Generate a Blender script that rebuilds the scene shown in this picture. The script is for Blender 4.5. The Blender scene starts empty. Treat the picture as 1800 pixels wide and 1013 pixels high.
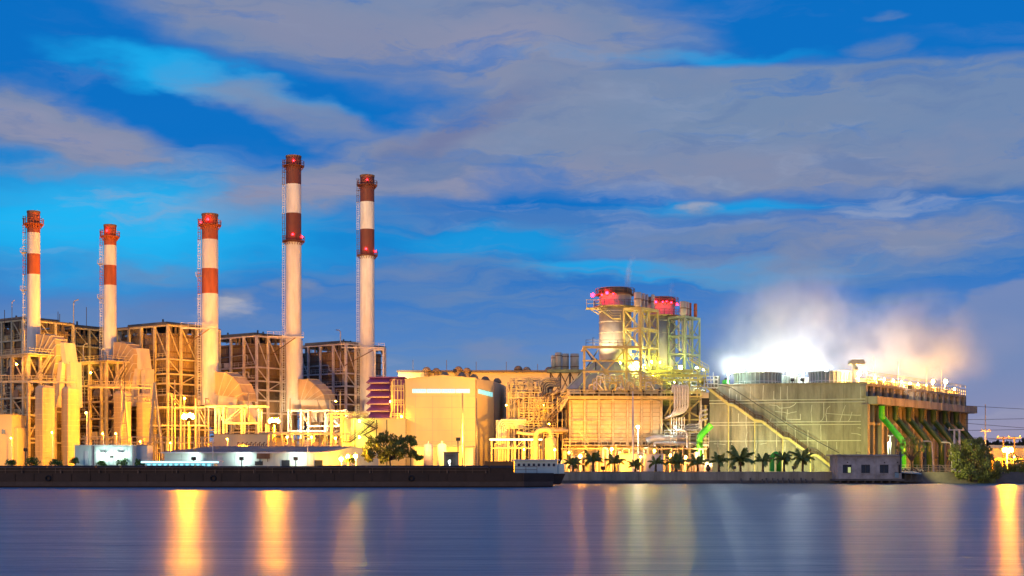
import bpy, math, random
from mathutils import Vector, Matrix, noise
random.seed(7)
R = math.radians
sc = bpy.context.scene
COL = sc.collection

# ------------------------------------------------------------------ camera
F, H, HY = 2473.0, 2.9, 822.0          # focal length in photo pixels, eye height, horizon row
cam = bpy.data.cameras.new('camera'); cam_o = bpy.data.objects.new('camera', cam); COL.objects.link(cam_o)
cam_o.location = (0, 0, H); cam_o.rotation_euler = (R(90), 0, 0)
cam.sensor_width = 36; cam.lens = F/1800*36; cam.shift_y = (HY-506.5)/1800
cam.clip_start = 1; cam.clip_end = 20000
sc.camera = cam_o
sc.view_settings.view_transform = 'Standard'; sc.view_settings.look = 'None'
sc.view_settings.exposure = 0; sc.view_settings.gamma = 1; sc.view_settings.use_curve_mapping = False
sc.render.engine = 'CYCLES'
cy = sc.cycles
cy.max_bounces = 5; cy.diffuse_bounces = 2; cy.glossy_bounces = 3; cy.transmission_bounces = 2; cy.volume_bounces = 2
cy.transparent_max_bounces = 8; cy.sample_clamp_indirect = 3; cy.caustics_reflective = False; cy.caustics_refractive = False
cy.use_light_tree = True
cy.volume_step_rate = 1.0; cy.volume_max_steps = 64

# ------------------------------------------------------------------ sky
world = bpy.data.worlds.new('World'); sc.world = world; world.use_nodes = True
nt = world.node_tree; nt.nodes.clear()
def nd(t, **k):
    n = nt.nodes.new(t)
    for a, v in k.items(): setattr(n, a, v)
    return n
def mth(op, a, b=None, clamp=False):
    n = nd('ShaderNodeMath', operation=op, use_clamp=clamp)
    for i, v in enumerate((a, b)):
        if v is None: continue
        if isinstance(v, (int, float)): n.inputs[i].default_value = v
        else: nt.links.new(v, n.inputs[i])
    return n.outputs[0]
def sstep(v, a, b, lo=0., hi=1.):
    n = nd('ShaderNodeMapRange', interpolation_type='SMOOTHSTEP')
    nt.links.new(v, n.inputs[0])
    n.inputs[1].default_value = a; n.inputs[2].default_value = b; n.inputs[3].default_value = lo; n.inputs[4].default_value = hi
    return n.outputs[0]
def mixc(f, a, b):
    n = nd('ShaderNodeMix', data_type='RGBA')
    for s, v in ((n.inputs[0], f), (n.inputs[6], a), (n.inputs[7], b)):
        if isinstance(v, (int, float)): s.default_value = v
        elif isinstance(v, tuple): s.default_value = (*v, 1)
        else: nt.links.new(v, s)
    return n.outputs[2]
tc = nd('ShaderNodeTexCoord')
sp = nd('ShaderNodeSeparateXYZ'); nt.links.new(tc.outputs['Generated'], sp.inputs[0])
az = mth('ARCTAN2', sp.outputs[0], sp.outputs[1]); el = mth('ARCSINE', sp.outputs[2])
def vec(x, y, z=0.):
    c = nd('ShaderNodeCombineXYZ')
    for i, v in enumerate((x, y, z)):
        if isinstance(v, (int, float)): c.inputs[i].default_value = v
        else: nt.links.new(v, c.inputs[i])
    return c.outputs[0]
def noi(v, sx, sy, scale=1, detail=5, rough=.55, off=0.):
    m = nd('ShaderNodeMapping'); nt.links.new(v, m.inputs[0])
    m.inputs['Scale'].default_value = (sx, sy, 1); m.inputs['Location'].default_value = (off, off*.7, off)
    n = nd('ShaderNodeTexNoise'); nt.links.new(m.outputs[0], n.inputs[0])
    n.inputs['Scale'].default_value = scale; n.inputs['Detail'].default_value = detail; n.inputs['Roughness'].default_value = rough
    return n
uv = vec(az, el)
# wind-stretched distortion of the cloud outlines
w1 = noi(uv, 7, 20, 1, 4, .5, 3.1); w2 = noi(uv, 26, 70, 1, 4, .55, 9.2)
def cen(n): 
    s = nd('ShaderNodeSeparateColor'); nt.links.new(n.outputs['Color'], s.inputs[0])
    return mth('SUBTRACT', s.outputs[0], .5), mth('SUBTRACT', s.outputs[1], .5)
a1, b1 = cen(w1); a2, b2 = cen(w2)
wu = mth('ADD', az, mth('ADD', mth('MULTIPLY', a1, .12), mth('MULTIPLY', a2, .05)))
wv = mth('ADD', el, mth('ADD', mth('MULTIPLY', b1, .05), mth('MULTIPLY', b2, .016)))
wuv = vec(wu, wv)
def blob(cx, cy_, rx, ry, ang=0, k=1., edge=.35, src=None):
    m = nd('ShaderNodeMapping', vector_type='TEXTURE'); nt.links.new(src or wuv, m.inputs[0])
    m.inputs['Location'].default_value = (math.atan((cx-900)/F), math.atan((HY-cy_)/F*math.cos(math.atan((cx-900)/F))), 0)
    m.inputs['Rotation'].default_value = (0, 0, R(ang)); m.inputs['Scale'].default_value = (rx/F, ry/F, 1)
    l = nd('ShaderNodeVectorMath', operation='LENGTH'); nt.links.new(m.outputs[0], l.inputs[0])
    return sstep(l.outputs['Value'], 1., edge, 0., k)
def addup(lst):
    o = lst[0]
    for x in lst[1:]: o = mth('MAXIMUM', o, x)
    return o
# clear air
base = mixc(sstep(el, .0, .17), (.17, .30, .54), (.0, .16, .56))
base = mixc(sstep(el, .2, .75), base, (.0, .10, .42))
base = mixc(mth('MULTIPLY', sstep(az, -.1, .3), sstep(el, .14, .0)), base, (.27, .29, .47))
cyan = addup([blob(170, 385, 620, 150, 0, 1., 0.1), blob(330, 130, 260, 40, -8, .75, .2), blob(420, 165, 260, 26, -6, .8, .1), blob(600, 28, 80, 16, 0, .8, .1), blob(1190, 470, 420, 30, 0, .6, .3),
    blob(1170, 105, 330, 20, 0, .45, .2), blob(1270, 355, 230, 22, 0, .5, .2), blob(860, 430, 420, 50, 0, .45, .2)])
base = mixc(cyan, base, (.01, .46, .90))
base = mixc(blob(1700, 320, 260, 26, 0, .7, .2), base, (.0, .12, .44))
# cloud cover
cl = addup([
    blob(560, 20, 440, 125, -4, .95, .45), blob(900, 60, 420, 150, 0, .85, .4), blob(80, 215, 330, 80, -12, .95, .3),
    blob(520, 195, 260, 44, -14, .6, .2), blob(620, 300, 330, 78, 14, .9, .35), blob(850, 230, 330, 120, 24, .9, .4),
    blob(1380, 225, 760, 120, 0, 1., .5), blob(1750, 230, 560, 110, -3, .95, .5), blob(1540, 85, 85, 26, 0, .45, .2), blob(1548, 18, 46, 15, 0, .4, .2),
    blob(440, 535, 95, 34, 12, .95, .2), blob(560, 505, 56, 20, 0, .5, .2), blob(1215, 352, 60, 17, 12, .6, .2), blob(1500, 420, 520, 62, 0, .7, .4),
    blob(80, 285, 150, 20, 0, .5, .2), blob(250, 560, 420, 70, 0, .35, .2), blob(300, 475, 180, 24, 0, .4, .2), blob(850, 620, 90, 30, 0, .35, .2),
    blob(700, 480, 130, 22, 0, .3, .1), blob(800, 520, 120, 18, 5, .28, .1), blob(1700, 640, 600, 90, 0, .6, .3)])
fb = noi(wuv, 9, 42, 1, 8, .62, 5.0).outputs['Fac']; fb2 = noi(uv, 3, 9, 1, 4, .55, 1.7).outputs['Fac']
# wide bank with a crisp upper rim on the right
rimv = mth('ADD', mth('SUBTRACT', el, mth('MULTIPLY', mth('ABSOLUTE', mth('SUBTRACT', az, .1)), -.02)), mth('MULTIPLY', b2, .006))
band = mth('MULTIPLY', mth('MULTIPLY', sstep(rimv, .2785, .2725), sstep(el, .185, .235)), sstep(wu, -.06, .06))
cl = mth('MAXIMUM', cl, band)
veil = mth('MULTIPLY', sstep(noi(wuv, 5, 52, 1, 7, .6, 12.).outputs['Fac'], .42, .62), mth('MULTIPLY', sstep(el, .25, .12, 0, .6), sstep(az, -.25, .0, .25, 1.)))
base = mixc(veil, base, (.14, .25, .46))
cover = mth('MULTIPLY', cl, mth('ADD', .42, sstep(fb, .28, .60)), True)
# cloud goes on the same way outside the frame
far = mth('ADD', sstep(mth('ABSOLUTE', az, None), .36, .6), sstep(el, .34, .5), True)
cover = mth('MAXIMUM', cover, mth('MULTIPLY', far, sstep(fb2, .42, .62, 0, .9)))
ccol = mixc(sstep(noi(uv, 5, 13, 1, 5, .6, 8.3).outputs['Fac'], .36, .64), (.155, .245, .44), (.225, .265, .41))
ccol = mixc(blob(540, 60, 380, 60, -4, .5, .1), ccol, (.235, .255, .40))
ccol = mixc(blob(1250, 200, 600, 90, 0, .6, .2), ccol, (.175, .26, .42))
ccol = mixc(addup([blob(520, 330, 340, 46, 10, .75, .2), blob(870, 70, 200, 60, 0, .5, .2), blob(850, 315, 330, 40, 6, .7, .2), blob(60, 215, 260, 50, -12, .6, .2)]), ccol, (.29, .29, .42))
ccol = mixc(addup([blob(440, 537, 85, 26, 10, .9, .2), blob(1215, 352, 50, 12, 10, .6, .2)]), ccol, (.42, .43, .52))
ccol = mixc(blob(790, 225, 190, 48, 18, .7, .2), ccol, (.15, .18, .36))
skyc = mixc(cover, base, ccol)
wn = noi(wuv, 7, 38, 1, 8, .6, 21.).outputs['Fac']; wr = noi(uv, 3, 6, 1, 2, .5, 31.).outputs['Fac']
wisp = mth('MULTIPLY', sstep(wn, .5, .72, 0, .75), sstep(wr, .4, .6))
skyc = mixc(mth('MULTIPLY', wisp, sstep(el, .36, .22)), skyc, (.30, .36, .52))
dk = mth('MULTIPLY', sstep(noi(wuv, 6, 30, 1, 6, .6, 44.).outputs['Fac'], .52, .66, 0, .55), cover)
skyc = mixc(dk, skyc, (.10, .19, .42))
# towering cloud at the right, close to the horizon
cum = mth('MULTIPLY', addup([blob(1850, 590, 150, 110, 0, 1, .82), blob(1760, 640, 110, 70, 0, 1, .8), blob(1700, 680, 130, 50, 0, .9, .7)]), .85)
skyc = mixc(cum, skyc, mixc(sstep(fb2, .4, .6), (.17, .25, .48), (.27, .30, .48)))
skyc = mixc(mth('MULTIPLY', sstep(az, .2, .36), sstep(el, .075, .0)), skyc, (.33, .29, .43))
sky = nd('ShaderNodeTexSky', sky_type='NISHITA', sun_disc=False, sun_elevation=R(1), sun_rotation=R(200))
bg1 = nd('ShaderNodeBackground'); nt.links.new(skyc, bg1.inputs[0]); bg1.inputs[1].default_value = 1.
bg2 = nd('ShaderNodeBackground'); nt.links.new(sky.outputs[0], bg2.inputs[0]); bg2.inputs[1].default_value = .004
ad = nd('ShaderNodeAddShader'); wo = nd('ShaderNodeOutputWorld')
nt.links.new(bg1.outputs[0], ad.inputs[0]); nt.links.new(bg2.outputs[0], ad.inputs[1]); nt.links.new(ad.outputs[0], wo.inputs[0])
world.cycles.sampling_method = 'MANUAL'; world.cycles.sample_map_resolution = 512

# last afterglow, low behind the photographer and to the left
sl = bpy.data.lights.new('sun', 'SUN'); so = bpy.data.objects.new('sun', sl); COL.objects.link(so)
sl.energy = .65; sl.angle = R(12); sl.color = (1, .66, .38)
so.rotation_euler = Vector((.45, 1, -.10)).to_track_quat('-Z', 'Y').to_euler()

# ------------------------------------------------------------------ helpers
def W(px, py, Y): return Vector(((px-900)/F*Y, Y, H+(HY-py)/F*Y))
def PX(px, Y): return (px-900)/F*Y
def PZ(py, Y): return H+(HY-py)/F*Y
GZ = 1.9
UZ = Vector((0, 0, 1))
LABELS = {}
def thing(name, label, cat, loc, group=None):
    o = bpy.data.objects.new(name, None); COL.objects.link(o); o.location = loc; o.empty_display_size = .5
    o['label'] = label; o['category'] = cat
    if group: o['group'] = group
    return o
def tag(o, label=None, cat=None, group=None, kind=None):
    for k, v in (('label', label), ('category', cat), ('group', group), ('kind', kind)):
        if v: o[k] = v
    return o
def wloc(p):
    v = Vector((0, 0, 0))
    while p: v += p.location; p = p.parent
    return v

MATS = {}
def mat(name, col, rough=.7, metal=0., var=.25, scale=.6, bump=.0, streak=False, emit=None, bscale=6., dirt=None):
    if name in MATS: return MATS[name]
    m = bpy.data.materials.new(name); m.use_nodes = True; t = m.node_tree; b = t.nodes['Principled BSDF']
    MATS[name] = m
    b.inputs['Roughness'].default_value = rough; b.inputs['Metallic'].default_value = metal
    if emit:
        b.inputs['Base Color'].default_value = (*[min(1, c) for c in col], 1)
        b.inputs['Emission Color'].default_value = (*col, 1); b.inputs['Emission Strength'].default_value = emit
        return m
    g = t.nodes.new('ShaderNodeNewGeometry'); mp = t.nodes.new('ShaderNodeMapping'); t.links.new(g.outputs['Position'], mp.inputs[0])
    mp.inputs['Scale'].default_value = (1, 1, .18) if streak else (1, 1, 1)
    n = t.nodes.new('ShaderNodeTexNoise'); t.links.new(mp.outputs[0], n.inputs[0])
    n.inputs['Scale'].default_value = scale; n.inputs['Detail'].default_value = 6; n.inputs['Roughness'].default_value = .65
    r = t.nodes.new('ShaderNodeValToRGB'); t.links.new(n.outputs['Fac'], r.inputs[0])
    d = dirt or tuple(c*(1-var) for c in col)
    r.color_ramp.elements[0].position = .3; r.color_ramp.elements[0].color = (*d, 1)
    r.color_ramp.elements[1].position = .62; r.color_ramp.elements[1].color = (*[min(.95, c*(1+var*.35)) for c in col], 1)
    t.links.new(r.outputs[0], b.inputs['Base Color'])
    if bump:
        n2 = t.nodes.new('ShaderNodeTexNoise'); t.links.new(g.outputs['Position'], n2.inputs[0]); n2.inputs['Scale'].default_value = bscale; n2.inputs['Detail'].default_value = 4
        bp = t.nodes.new('ShaderNodeBump'); bp.inputs['Strength'].default_value = bump; bp.inputs['Distance'].default_value = .3
        t.links.new(n2.outputs['Fac'], bp.inputs['Height']); t.links.new(bp.outputs[0], b.inputs['Normal'])
    return m

cream = mat('cream_steel', (.60, .51, .30), .55, var=.3, scale=.9)
pale = mat('pale_steel', (.66, .61, .56), .55, var=.3, scale=.8)
ochre = mat('ochre_steel', (.56, .46, .16), .5, var=.3, scale=.8)
dark = mat('dark_steel', (.07, .065, .06), .6, var=.4)
girtm = mat('panel_gap', (.16,.10,.05), .8)
rust = mat('rusty_steel', (.20, .12, .07), .8, var=.5, scale=.5)
chim_w = mat('chimney_white', (.80, .77, .70), .55, var=.2, scale=.9, streak=True)
chim_r = mat('chimney_red', (.42, .10, .025), .6, var=.35, scale=.9, streak=True)
chim_b = mat('chimney_brown', (.17, .05, .028), .6, var=.25, scale=.4, streak=True)
fanm = mat('fan_shell', (.30, .36, .31), .6, var=.2, scale=.8, streak=True)
duct = mat('grey_duct', (.50, .46, .40), .5, var=.2, scale=.5, streak=True, bump=.1, bscale=1.5)
duct_shade = mat('shaded_duct', (.36, .28, .19), .55, var=.3, scale=.5, streak=True, bump=.1, bscale=1.5)  # flue hoods: shade on their front put into a darker colour
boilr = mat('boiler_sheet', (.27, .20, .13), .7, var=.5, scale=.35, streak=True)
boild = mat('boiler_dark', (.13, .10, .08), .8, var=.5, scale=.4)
concr = mat('concrete', (.32, .29, .225), .85, var=.35, scale=.55, streak=True, bump=.3, bscale=2., dirt=(.16,.14,.105))
concd = mat('dark_concrete', (.12, .11, .10), .9, var=.4, scale=.4, bump=.3)
wallc = mat('cream_wall', (.70, .60, .36), .75, var=.10, scale=.15, streak=True, bump=.05)
white = mat('white_paint', (.75, .76, .74), .6, var=.15, scale=.4, streak=True)
teal = mat('pale_teal_wall', (.60, .74, .68), .6, var=.12, scale=.4, streak=True)
roofm = mat('grey_roof', (.32, .31, .33), .6, var=.2)
roofd = mat('dark_roof', (.14, .12, .11), .7, var=.3)
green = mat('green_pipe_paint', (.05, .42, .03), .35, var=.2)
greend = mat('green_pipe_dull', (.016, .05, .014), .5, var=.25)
purple = mat('purple_panel', (.20, .07, .30), .5, var=.2)
pipem = mat('pipe_cladding', (.62, .60, .55), .35, metal=.3, var=.2)
glass = mat('window_glass', (.03, .04, .05), .15, var=.1)
blackm = mat('black_opening', (.012, .01, .012), .8, var=.1)
soil = mat('ground_soil', (.13, .11, .08), .95, var=.4, scale=.1, bump=.4)
asph = mat('yard_asphalt', (.10, .095, .085), .9, var=.3, scale=.1)
tand = mat('tan_duct', (.52, .43, .29), .6, var=.3, scale=.4, streak=True)
hullm = mat('barge_hull', (.045, .022, .012), .7, var=.4, scale=.5)
hulls = mat('barge_stripe', (.09, .06, .045), .7, var=.3)
redem = mat('aviation_red', (1, .006, .012), .4, emit=50); redhi = mat('aviation_red_strong', (1, .004, .014), .4, emit=65)
sod = mat('sodium_bulb', (1, .37, .02), .4, emit=1000)
sodl = mat('sodium_small_bulb', (1, .35, .015), .4, emit=520)
mer = mat('white_bulb', (.80, 1., .88), .4, emit=500)
yel = mat('yellow_green_bulb', (.95, 1., .12), .4, emit=620)
litw = mat('lit_window', (.30, .85, .95), .4, emit=.8)

class MB:
    def __init__(s): s.v = []; s.f = []
    def add(s, vs, fs):
        o = len(s.v); s.v += [Vector(v) for v in vs]; s.f += [tuple(i+o for i in f) for f in fs]
    def box(s, a, b):
        x0, y0, z0 = a; x1, y1, z1 = b
        s.add([(x0,y0,z0),(x1,y0,z0),(x1,y1,z0),(x0,y1,z0),(x0,y0,z1),(x1,y0,z1),(x1,y1,z1),(x0,y1,z1)],
              [(0,3,2,1),(4,5,6,7),(0,1,5,4),(1,2,6,5),(2,3,7,6),(3,0,4,7)])
        return s
    def pbox(s, px0, py0, px1, py1, Y, D):      # frontal box given by where its face stands
        return s.box((PX(px0,Y), Y, PZ(py1,Y)), (PX(px1,Y), Y+D, PZ(py0,Y)))
    def prism(s, base, top):                    # two matching rings
        n = len(base)
        s.add(list(base)+list(top), [tuple(reversed(range(n))), tuple(range(n, 2*n))]+[(i,(i+1)%n,(i+1)%n+n,i+n) for i in range(n)])
        return s
    def ring(s, pts, z0, z1):                   # footprint polygon raised
        return s.prism([(p[0],p[1],z0) for p in pts], [(p[0],p[1],z1) for p in pts])
    def bar(s, p, q, w, h=None):
        p = Vector(p); q = Vector(q); d = (q-p).normalized(); h = h or w
        u = d.cross(UZ); u = Vector((1,0,0)) if u.length < .05 else u.normalized()
        v = u.cross(d)
        c = [u*w/2*i+v*h/2*j for i, j in ((-1,-1),(1,-1),(1,1),(-1,1))]
        return s.prism([p+x for x in c], [q+x for x in c])
    def tube(s, pts, r, n=8):
        pts = [Vector(p) for p in pts]; rings = []
        for i, p in enumerate(pts):
            t = (pts[min(i+1,len(pts)-1)]-pts[max(i-1,0)]).normalized()
            u = t.cross(UZ); u = Vector((1,0,0)) if u.length < .08 else u.normalized()
            if rings and u.dot(pu) < 0: u = -u
            pu = u; v = t.cross(u); rr = r[i] if isinstance(r, (list, tuple)) else r
            rings.append([p+(u*math.cos(k*2*math.pi/n)+v*math.sin(k*2*math.pi/n))*rr for k in range(n)])
        fs = []
        for i in range(len(pts)-1):
            for k in range(n): fs.append((i*n+k, i*n+(k+1)%n, (i+1)*n+(k+1)%n, (i+1)*n+k))
        fs += [tuple(range(n)), tuple(range((len(pts)-1)*n, len(pts)*n))]
        s.add([v for rg in rings for v in rg], fs); return s
    def lathe(s, c, prof, n=24, cap=True):      # prof: (r, z) list
        c = Vector((c[0], c[1], 0))
        vs = [c+Vector((r*math.cos(k*2*math.pi/n), r*math.sin(k*2*math.pi/n), z)) for r, z in prof for k in range(n)]
        fs = [(i*n+k, i*n+(k+1)%n, (i+1)*n+(k+1)%n, (i+1)*n+k) for i in range(len(prof)-1) for k in range(n)]
        if cap: fs += [tuple(reversed(range(n))), tuple(range((len(prof)-1)*n, len(prof)*n))]
        s.add(vs, fs); return s
    def rail(s, pts, h=1.1, r=.045, step=1.6):
        pts = [Vector(p) for p in pts]
        for p, q in zip(pts, pts[1:]):
            L = (q-p).length; n = max(1, round(L/step))
            for i in range(n+1):
                x = p.lerp(q, i/n); s.bar(x, x+UZ*h, r*1.6)
            for k in (.5, 1.): s.bar(p+UZ*h*k, q+UZ*h*k, r*1.8)
        return s
    def corrug(s, p, q, z0, z1, pitch=.8, depth=.14, nrm=None):
        p = Vector((p[0],p[1],0)); q = Vector((q[0],q[1],0)); L = (q-p).length; d = (q-p)/L
        nr = nrm or Vector((d.y, -d.x, 0)); n = max(2, int(L/pitch)); vs = []; fs = []
        for i in range(n+1):
            for k, o in ((0,0),(.45,0),(.55,1),(.9,1)):
                x = min(L, (i+k)*L/(n+1)); b = p+d*x+nr*depth*o
                vs += [b+UZ*z0, b+UZ*z1]
        for i in range(len(vs)//2-1): fs.append((2*i, 2*i+2, 2*i+3, 2*i+1))
        s.add(vs, fs); return s
    def build(s, name, m, parent=None, smooth=False, kind=None):
        off = wloc(parent) if parent else Vector((0,0,0))
        if not parent:
            lo = Vector((min(v.x for v in s.v), min(v.y for v in s.v), min(v.z for v in s.v))); hi = Vector((max(v.x for v in s.v), max(v.y for v in s.v), 0))
            off = Vector(((lo.x+hi.x)/2, (lo.y+hi.y)/2, lo.z))
        me = bpy.data.meshes.new(name); me.from_pydata([v-off for v in s.v], [], s.f); me.materials.append(m)
        if smooth:
            me.polygons.foreach_set('use_smooth', [len(p.vertices) <= 4 for p in me.polygons])
        o = bpy.data.objects.new(name, me); COL.objects.link(o)
        if parent: o.parent = parent
        else: o.location = off
        if kind: o['kind'] = kind
        return o
def pboxo(name, m, parent, *a): return MB().pbox(*a).build(name, m, parent)
CUBE = {}
def member(name, p, q, w, m, parent, h=None, side=None):      # a straight bar that shares one cube per material
    if m.name not in CUBE:
        me = bpy.data.meshes.new('bar_'+m.name)
        c = [(x, y, z) for z in (0, 1) for x, y in ((-.5,-.5),(.5,-.5),(.5,.5),(-.5,.5))]
        me.from_pydata(c, [], [(0,3,2,1),(4,5,6,7),(0,1,5,4),(1,2,6,5),(2,3,7,6),(3,0,4,7)]); me.materials.append(m); CUBE[m.name] = me
    p = Vector(p); q = Vector(q); d = q-p; L = d.length; d = d/L
    u = Vector(side) if side is not None else d.cross(UZ)
    u = Vector((1,0,0)) if u.length < .05 else u.normalized()
    v = d.cross(u).normalized(); u = v.cross(d)
    o = bpy.data.objects.new(name, CUBE[m.name]); COL.objects.link(o); o.parent = parent
    M = Matrix((u*w, v*(h or w), d*L)).transposed().to_4x4(); M.translation = p-wloc(parent)
    o.matrix_basis = M
    return o
def rounded(pts, r=.8, n=4):
    pts = [Vector(p) for p in pts]; out = [pts[0]]
    for a, b, c in zip(pts, pts[1:], pts[2:]):
        d1 = (a-b); d2 = (c-b); k = min(r, d1.length*.45, d2.length*.45); p = b+d1.normalized()*k; q = b+d2.normalized()*k
        for i in range(n+1):
            t = i/n; out.append(p*(1-t)**2+b*2*t*(1-t)+q*t*t)
    return out+[pts[-1]]
def pipe(parent, pts, r, m=None, Y=None, n=8, bend=.9, name='pipe'):
    if Y is not None: pts = [W(p[0], p[1], p[2] if len(p) > 2 else Y) for p in pts]
    return MB().tube(rounded(pts, bend), r, n).build(name, m or pipem, parent, smooth=True)

def ball(name, c, r, m, parent, n=8):
    k = n//2; prof = [(max(.001, r*math.sin(math.pi*i/k)), c[2]-r*math.cos(math.pi*i/k)) for i in range(k+1)]
    return MB().lathe(c, prof, n).build(name, m, parent, smooth=True)

AX = Vector((.81, -.586, 0)).normalized()     # plant grid: along a face towards the river and right
BX = Vector((.586, .81, 0)).normalized()      # and away from the river
STEAM = .12; DECKW = 750; DECKO = 1100; STUP = 11000; HAZE = 0
# ------------------------------------------------------------------ setting
def make_water():
    m = bpy.data.materials.new('river_water'); m.use_nodes = True; t = m.node_tree; b = t.nodes['Principled BSDF']
    b.inputs['Base Color'].default_value = (.02, .12, .20, 1); b.inputs['Roughness'].default_value = .36; b.inputs['IOR'].default_value = 1.33
    b.inputs['Specular IOR Level'].default_value = .5
    g = t.nodes.new('ShaderNodeNewGeometry'); prev = None
    for sx, sy, st, di in ((.05, .30, .6, .4), (.4, 2.6, .8, .13)):
        mp = t.nodes.new('ShaderNodeMapping'); t.links.new(g.outputs['Position'], mp.inputs[0]); mp.inputs['Scale'].default_value = (sx, sy, 1)
        n = t.nodes.new('ShaderNodeTexNoise'); t.links.new(mp.outputs[0], n.inputs[0]); n.inputs['Scale'].default_value = 1; n.inputs['Detail'].default_value = 5
        bp = t.nodes.new('ShaderNodeBump'); bp.inputs['Strength'].default_value = st; bp.inputs['Distance'].default_value = di
        t.links.new(n.outputs['Fac'], bp.inputs['Height'])
        if prev: t.links.new(prev.outputs[0], bp.inputs['Normal'])
        prev = bp
    t.links.new(prev.outputs[0], b.inputs['Normal'])
    # long calm and ruffled lanes
    mp = t.nodes.new('ShaderNodeMapping'); t.links.new(g.outputs['Position'], mp.inputs[0]); mp.inputs['Scale'].default_value = (.012, .11, 1)
    n = t.nodes.new('ShaderNodeTexNoise'); t.links.new(mp.outputs[0], n.inputs[0]); n.inputs['Detail'].default_value = 6
    r = t.nodes.new('ShaderNodeMapRange'); t.links.new(n.outputs['Fac'], r.inputs[0])
    r.inputs[1].default_value = .35; r.inputs[2].default_value = .65; r.inputs[3].default_value = .30; r.inputs[4].default_value = .38
    t.links.new(r.outputs[0], b.inputs['Roughness'])
    return m
w = MB(); w.add([(-3000,-300,0),(3000,-300,0),(3000,262,0),(-3000,262,0)], [(0,1,2,3)])
tag(w.build('river_water', make_water()), kind='structure')
g = MB(); g.add([(-3000,259,GZ),(3000,259,GZ),(3000,3000,GZ),(-3000,3000,GZ)], [(0,1,2,3)])
tag(g.build('ground', asph), kind='structure')
bank = MB(); bank.prism([(-900,252,-1),(6,252,-1),(6,259,-1),(-900,259,-1)], [(-900,256,GZ),(6,256,GZ),(6,259,GZ),(-900,259,GZ)])
tag(bank.build('river_bank', soil), kind='structure')
b2 = MB(); b2.prism([(68,253,-1),(900,253,-1),(900,259,-1),(68,259,-1)], [(68,255.5,GZ+.2),(900,256.5,GZ-.1),(900,259,GZ-.1),(68,259,GZ+.2)])
tag(b2.build('muddy_bank', concd), kind='structure')
foot = MB().box((6,255.2,-1), (68,259,.55)); tag(foot.build('quay_footing', concd), kind='structure')

# sea wall on the right, with coping joints
sw = thing('sea_wall', 'long pale concrete sea wall along the river below the palms', 'wall', (37, 256.6, .55))
x = PX(985,256.4); xe = PX(1478,256.4); n = 17; st = (xe-x)/n
for i in range(n):
    MB().box((x+i*st+.02, 256.4+.03*(i%2), .5), (x+(i+1)*st-.02, 257, PZ(829.5,256.4)+.02*((i*7)%3))).build('wall_panel', concr, sw)
MB().box((x, 256.5, .5), (xe, 256.95, PZ(830,256.4)-.05)).build('wall_core', concr, sw)
for k, px in enumerate((1302,1319,1340,1347,1358,1367,1376,1386,1395,1408,1416,1428)):
    p = MB().lathe((PX(px,254.7), 254.7), [(.17,-.8), (.15,.95+.12*math.sin(k*2.3))], 8).build('mooring_pile', concd)
    tag(p, ['first','second','third','fourth','fifth','sixth','seventh','eighth','ninth','tenth','eleventh','twelfth'][k]+' stub pile from the left at the foot of the sea wall', 'pile', 'stub piles at the foot of the sea wall')
ppost = MB().box((PX(976.5,254),254,-.8),(PX(979,254),254.3,PZ(832,254))).build('marker_post', dark)
tag(ppost, 'thin dark post in the water at the left end of the sea wall', 'post')

# ------------------------------------------------------------------ steel frames and boilers
def frame(root, C, ss, ts, zs, m, cw=.7, bw=.5, brace=(), faces='frlb', zb=GZ):
    """columns on the grid ss (towards the left along -AX) x ts (away along BX); beams at zs"""
    P = lambda s, t, z: Vector((C[0], C[1], 0))-AX*s+BX*t+UZ*z
    zt = max(zs)
    outer = [(s, ts[0]) for s in ss]+[(ss[0], t) for t in ts[1:]]+[(ss[-1], t) for t in ts[1:]]+[(s, ts[-1]) for s in ss[1:-1]]
    for s, t in outer: member('column', P(s,t,zb), P(s,t,zt), cw, m, root, side=AX)
    for z in zs:
        for a, b in zip(ss, ss[1:]):
            if 'f' in faces: member('beam', P(a,ts[0]-.01,z), P(b,ts[0]-.01,z), bw*.8, m, root, h=bw)
            if 'b' in faces: member('beam', P(a,ts[-1],z), P(b,ts[-1],z), bw*.8, m, root, h=bw)
        for a, b in zip(ts, ts[1:]):
            if 'r' in faces: member('beam', P(ss[0]-.01,a,z), P(ss[0]-.01,b,z), bw*.8, m, root, h=bw)
            if 'l' in faces: member('beam', P(ss[-1],a,z), P(ss[-1],b,z), bw*.8, m, root, h=bw)
    for face, i, j, up in brace:      # bay i, storey j
        z0, z1 = ([zb]+sorted(zs))[j], sorted(zs)[j]
        if up < 0: z0, z1 = z1, z0
        if face == 'f': member('brace', P(ss[i],ts[0],z0), P(ss[i+1],ts[0],z1), bw*.55, m, root)
        else: member('brace', P(ss[0],ts[i],z0), P(ss[0],ts[i+1],z1), bw*.55, m, root)
    return P
def casing(root, C, s0, s1, t0, t1, z0, z1, m, stay=1.9, rib=.7):
    P = lambda s, t, z=0: Vector((C[0], C[1], 0))-AX*s+BX*t+UZ*z
    b = MB(); b.ring([P(s0,t0),P(s0,t1),P(s1,t1),P(s1,t0)], z0, z1)
    b.corrug(P(s1,t0-.02), P(s0,t0-.02), z0, z1, rib, .16, -BX); b.corrug(P(s0-.02,t0), P(s0-.02,t1), z0, z1, rib, .16, AX)
    o = b.build('casing', m, root)
    z = z0+.5
    while z < z1:
        member('buckstay', P(s0-.3,t0-.25,z), P(s1+.2,t0-.25,z), .28, rust if random.random() < .5 else m, root)
        member('buckstay', P(s0-.25,t0-.3,z), P(s0-.25,t1+.2,z), .28, rust if random.random() < .5 else m, root)
        z += stay
    return o
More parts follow.
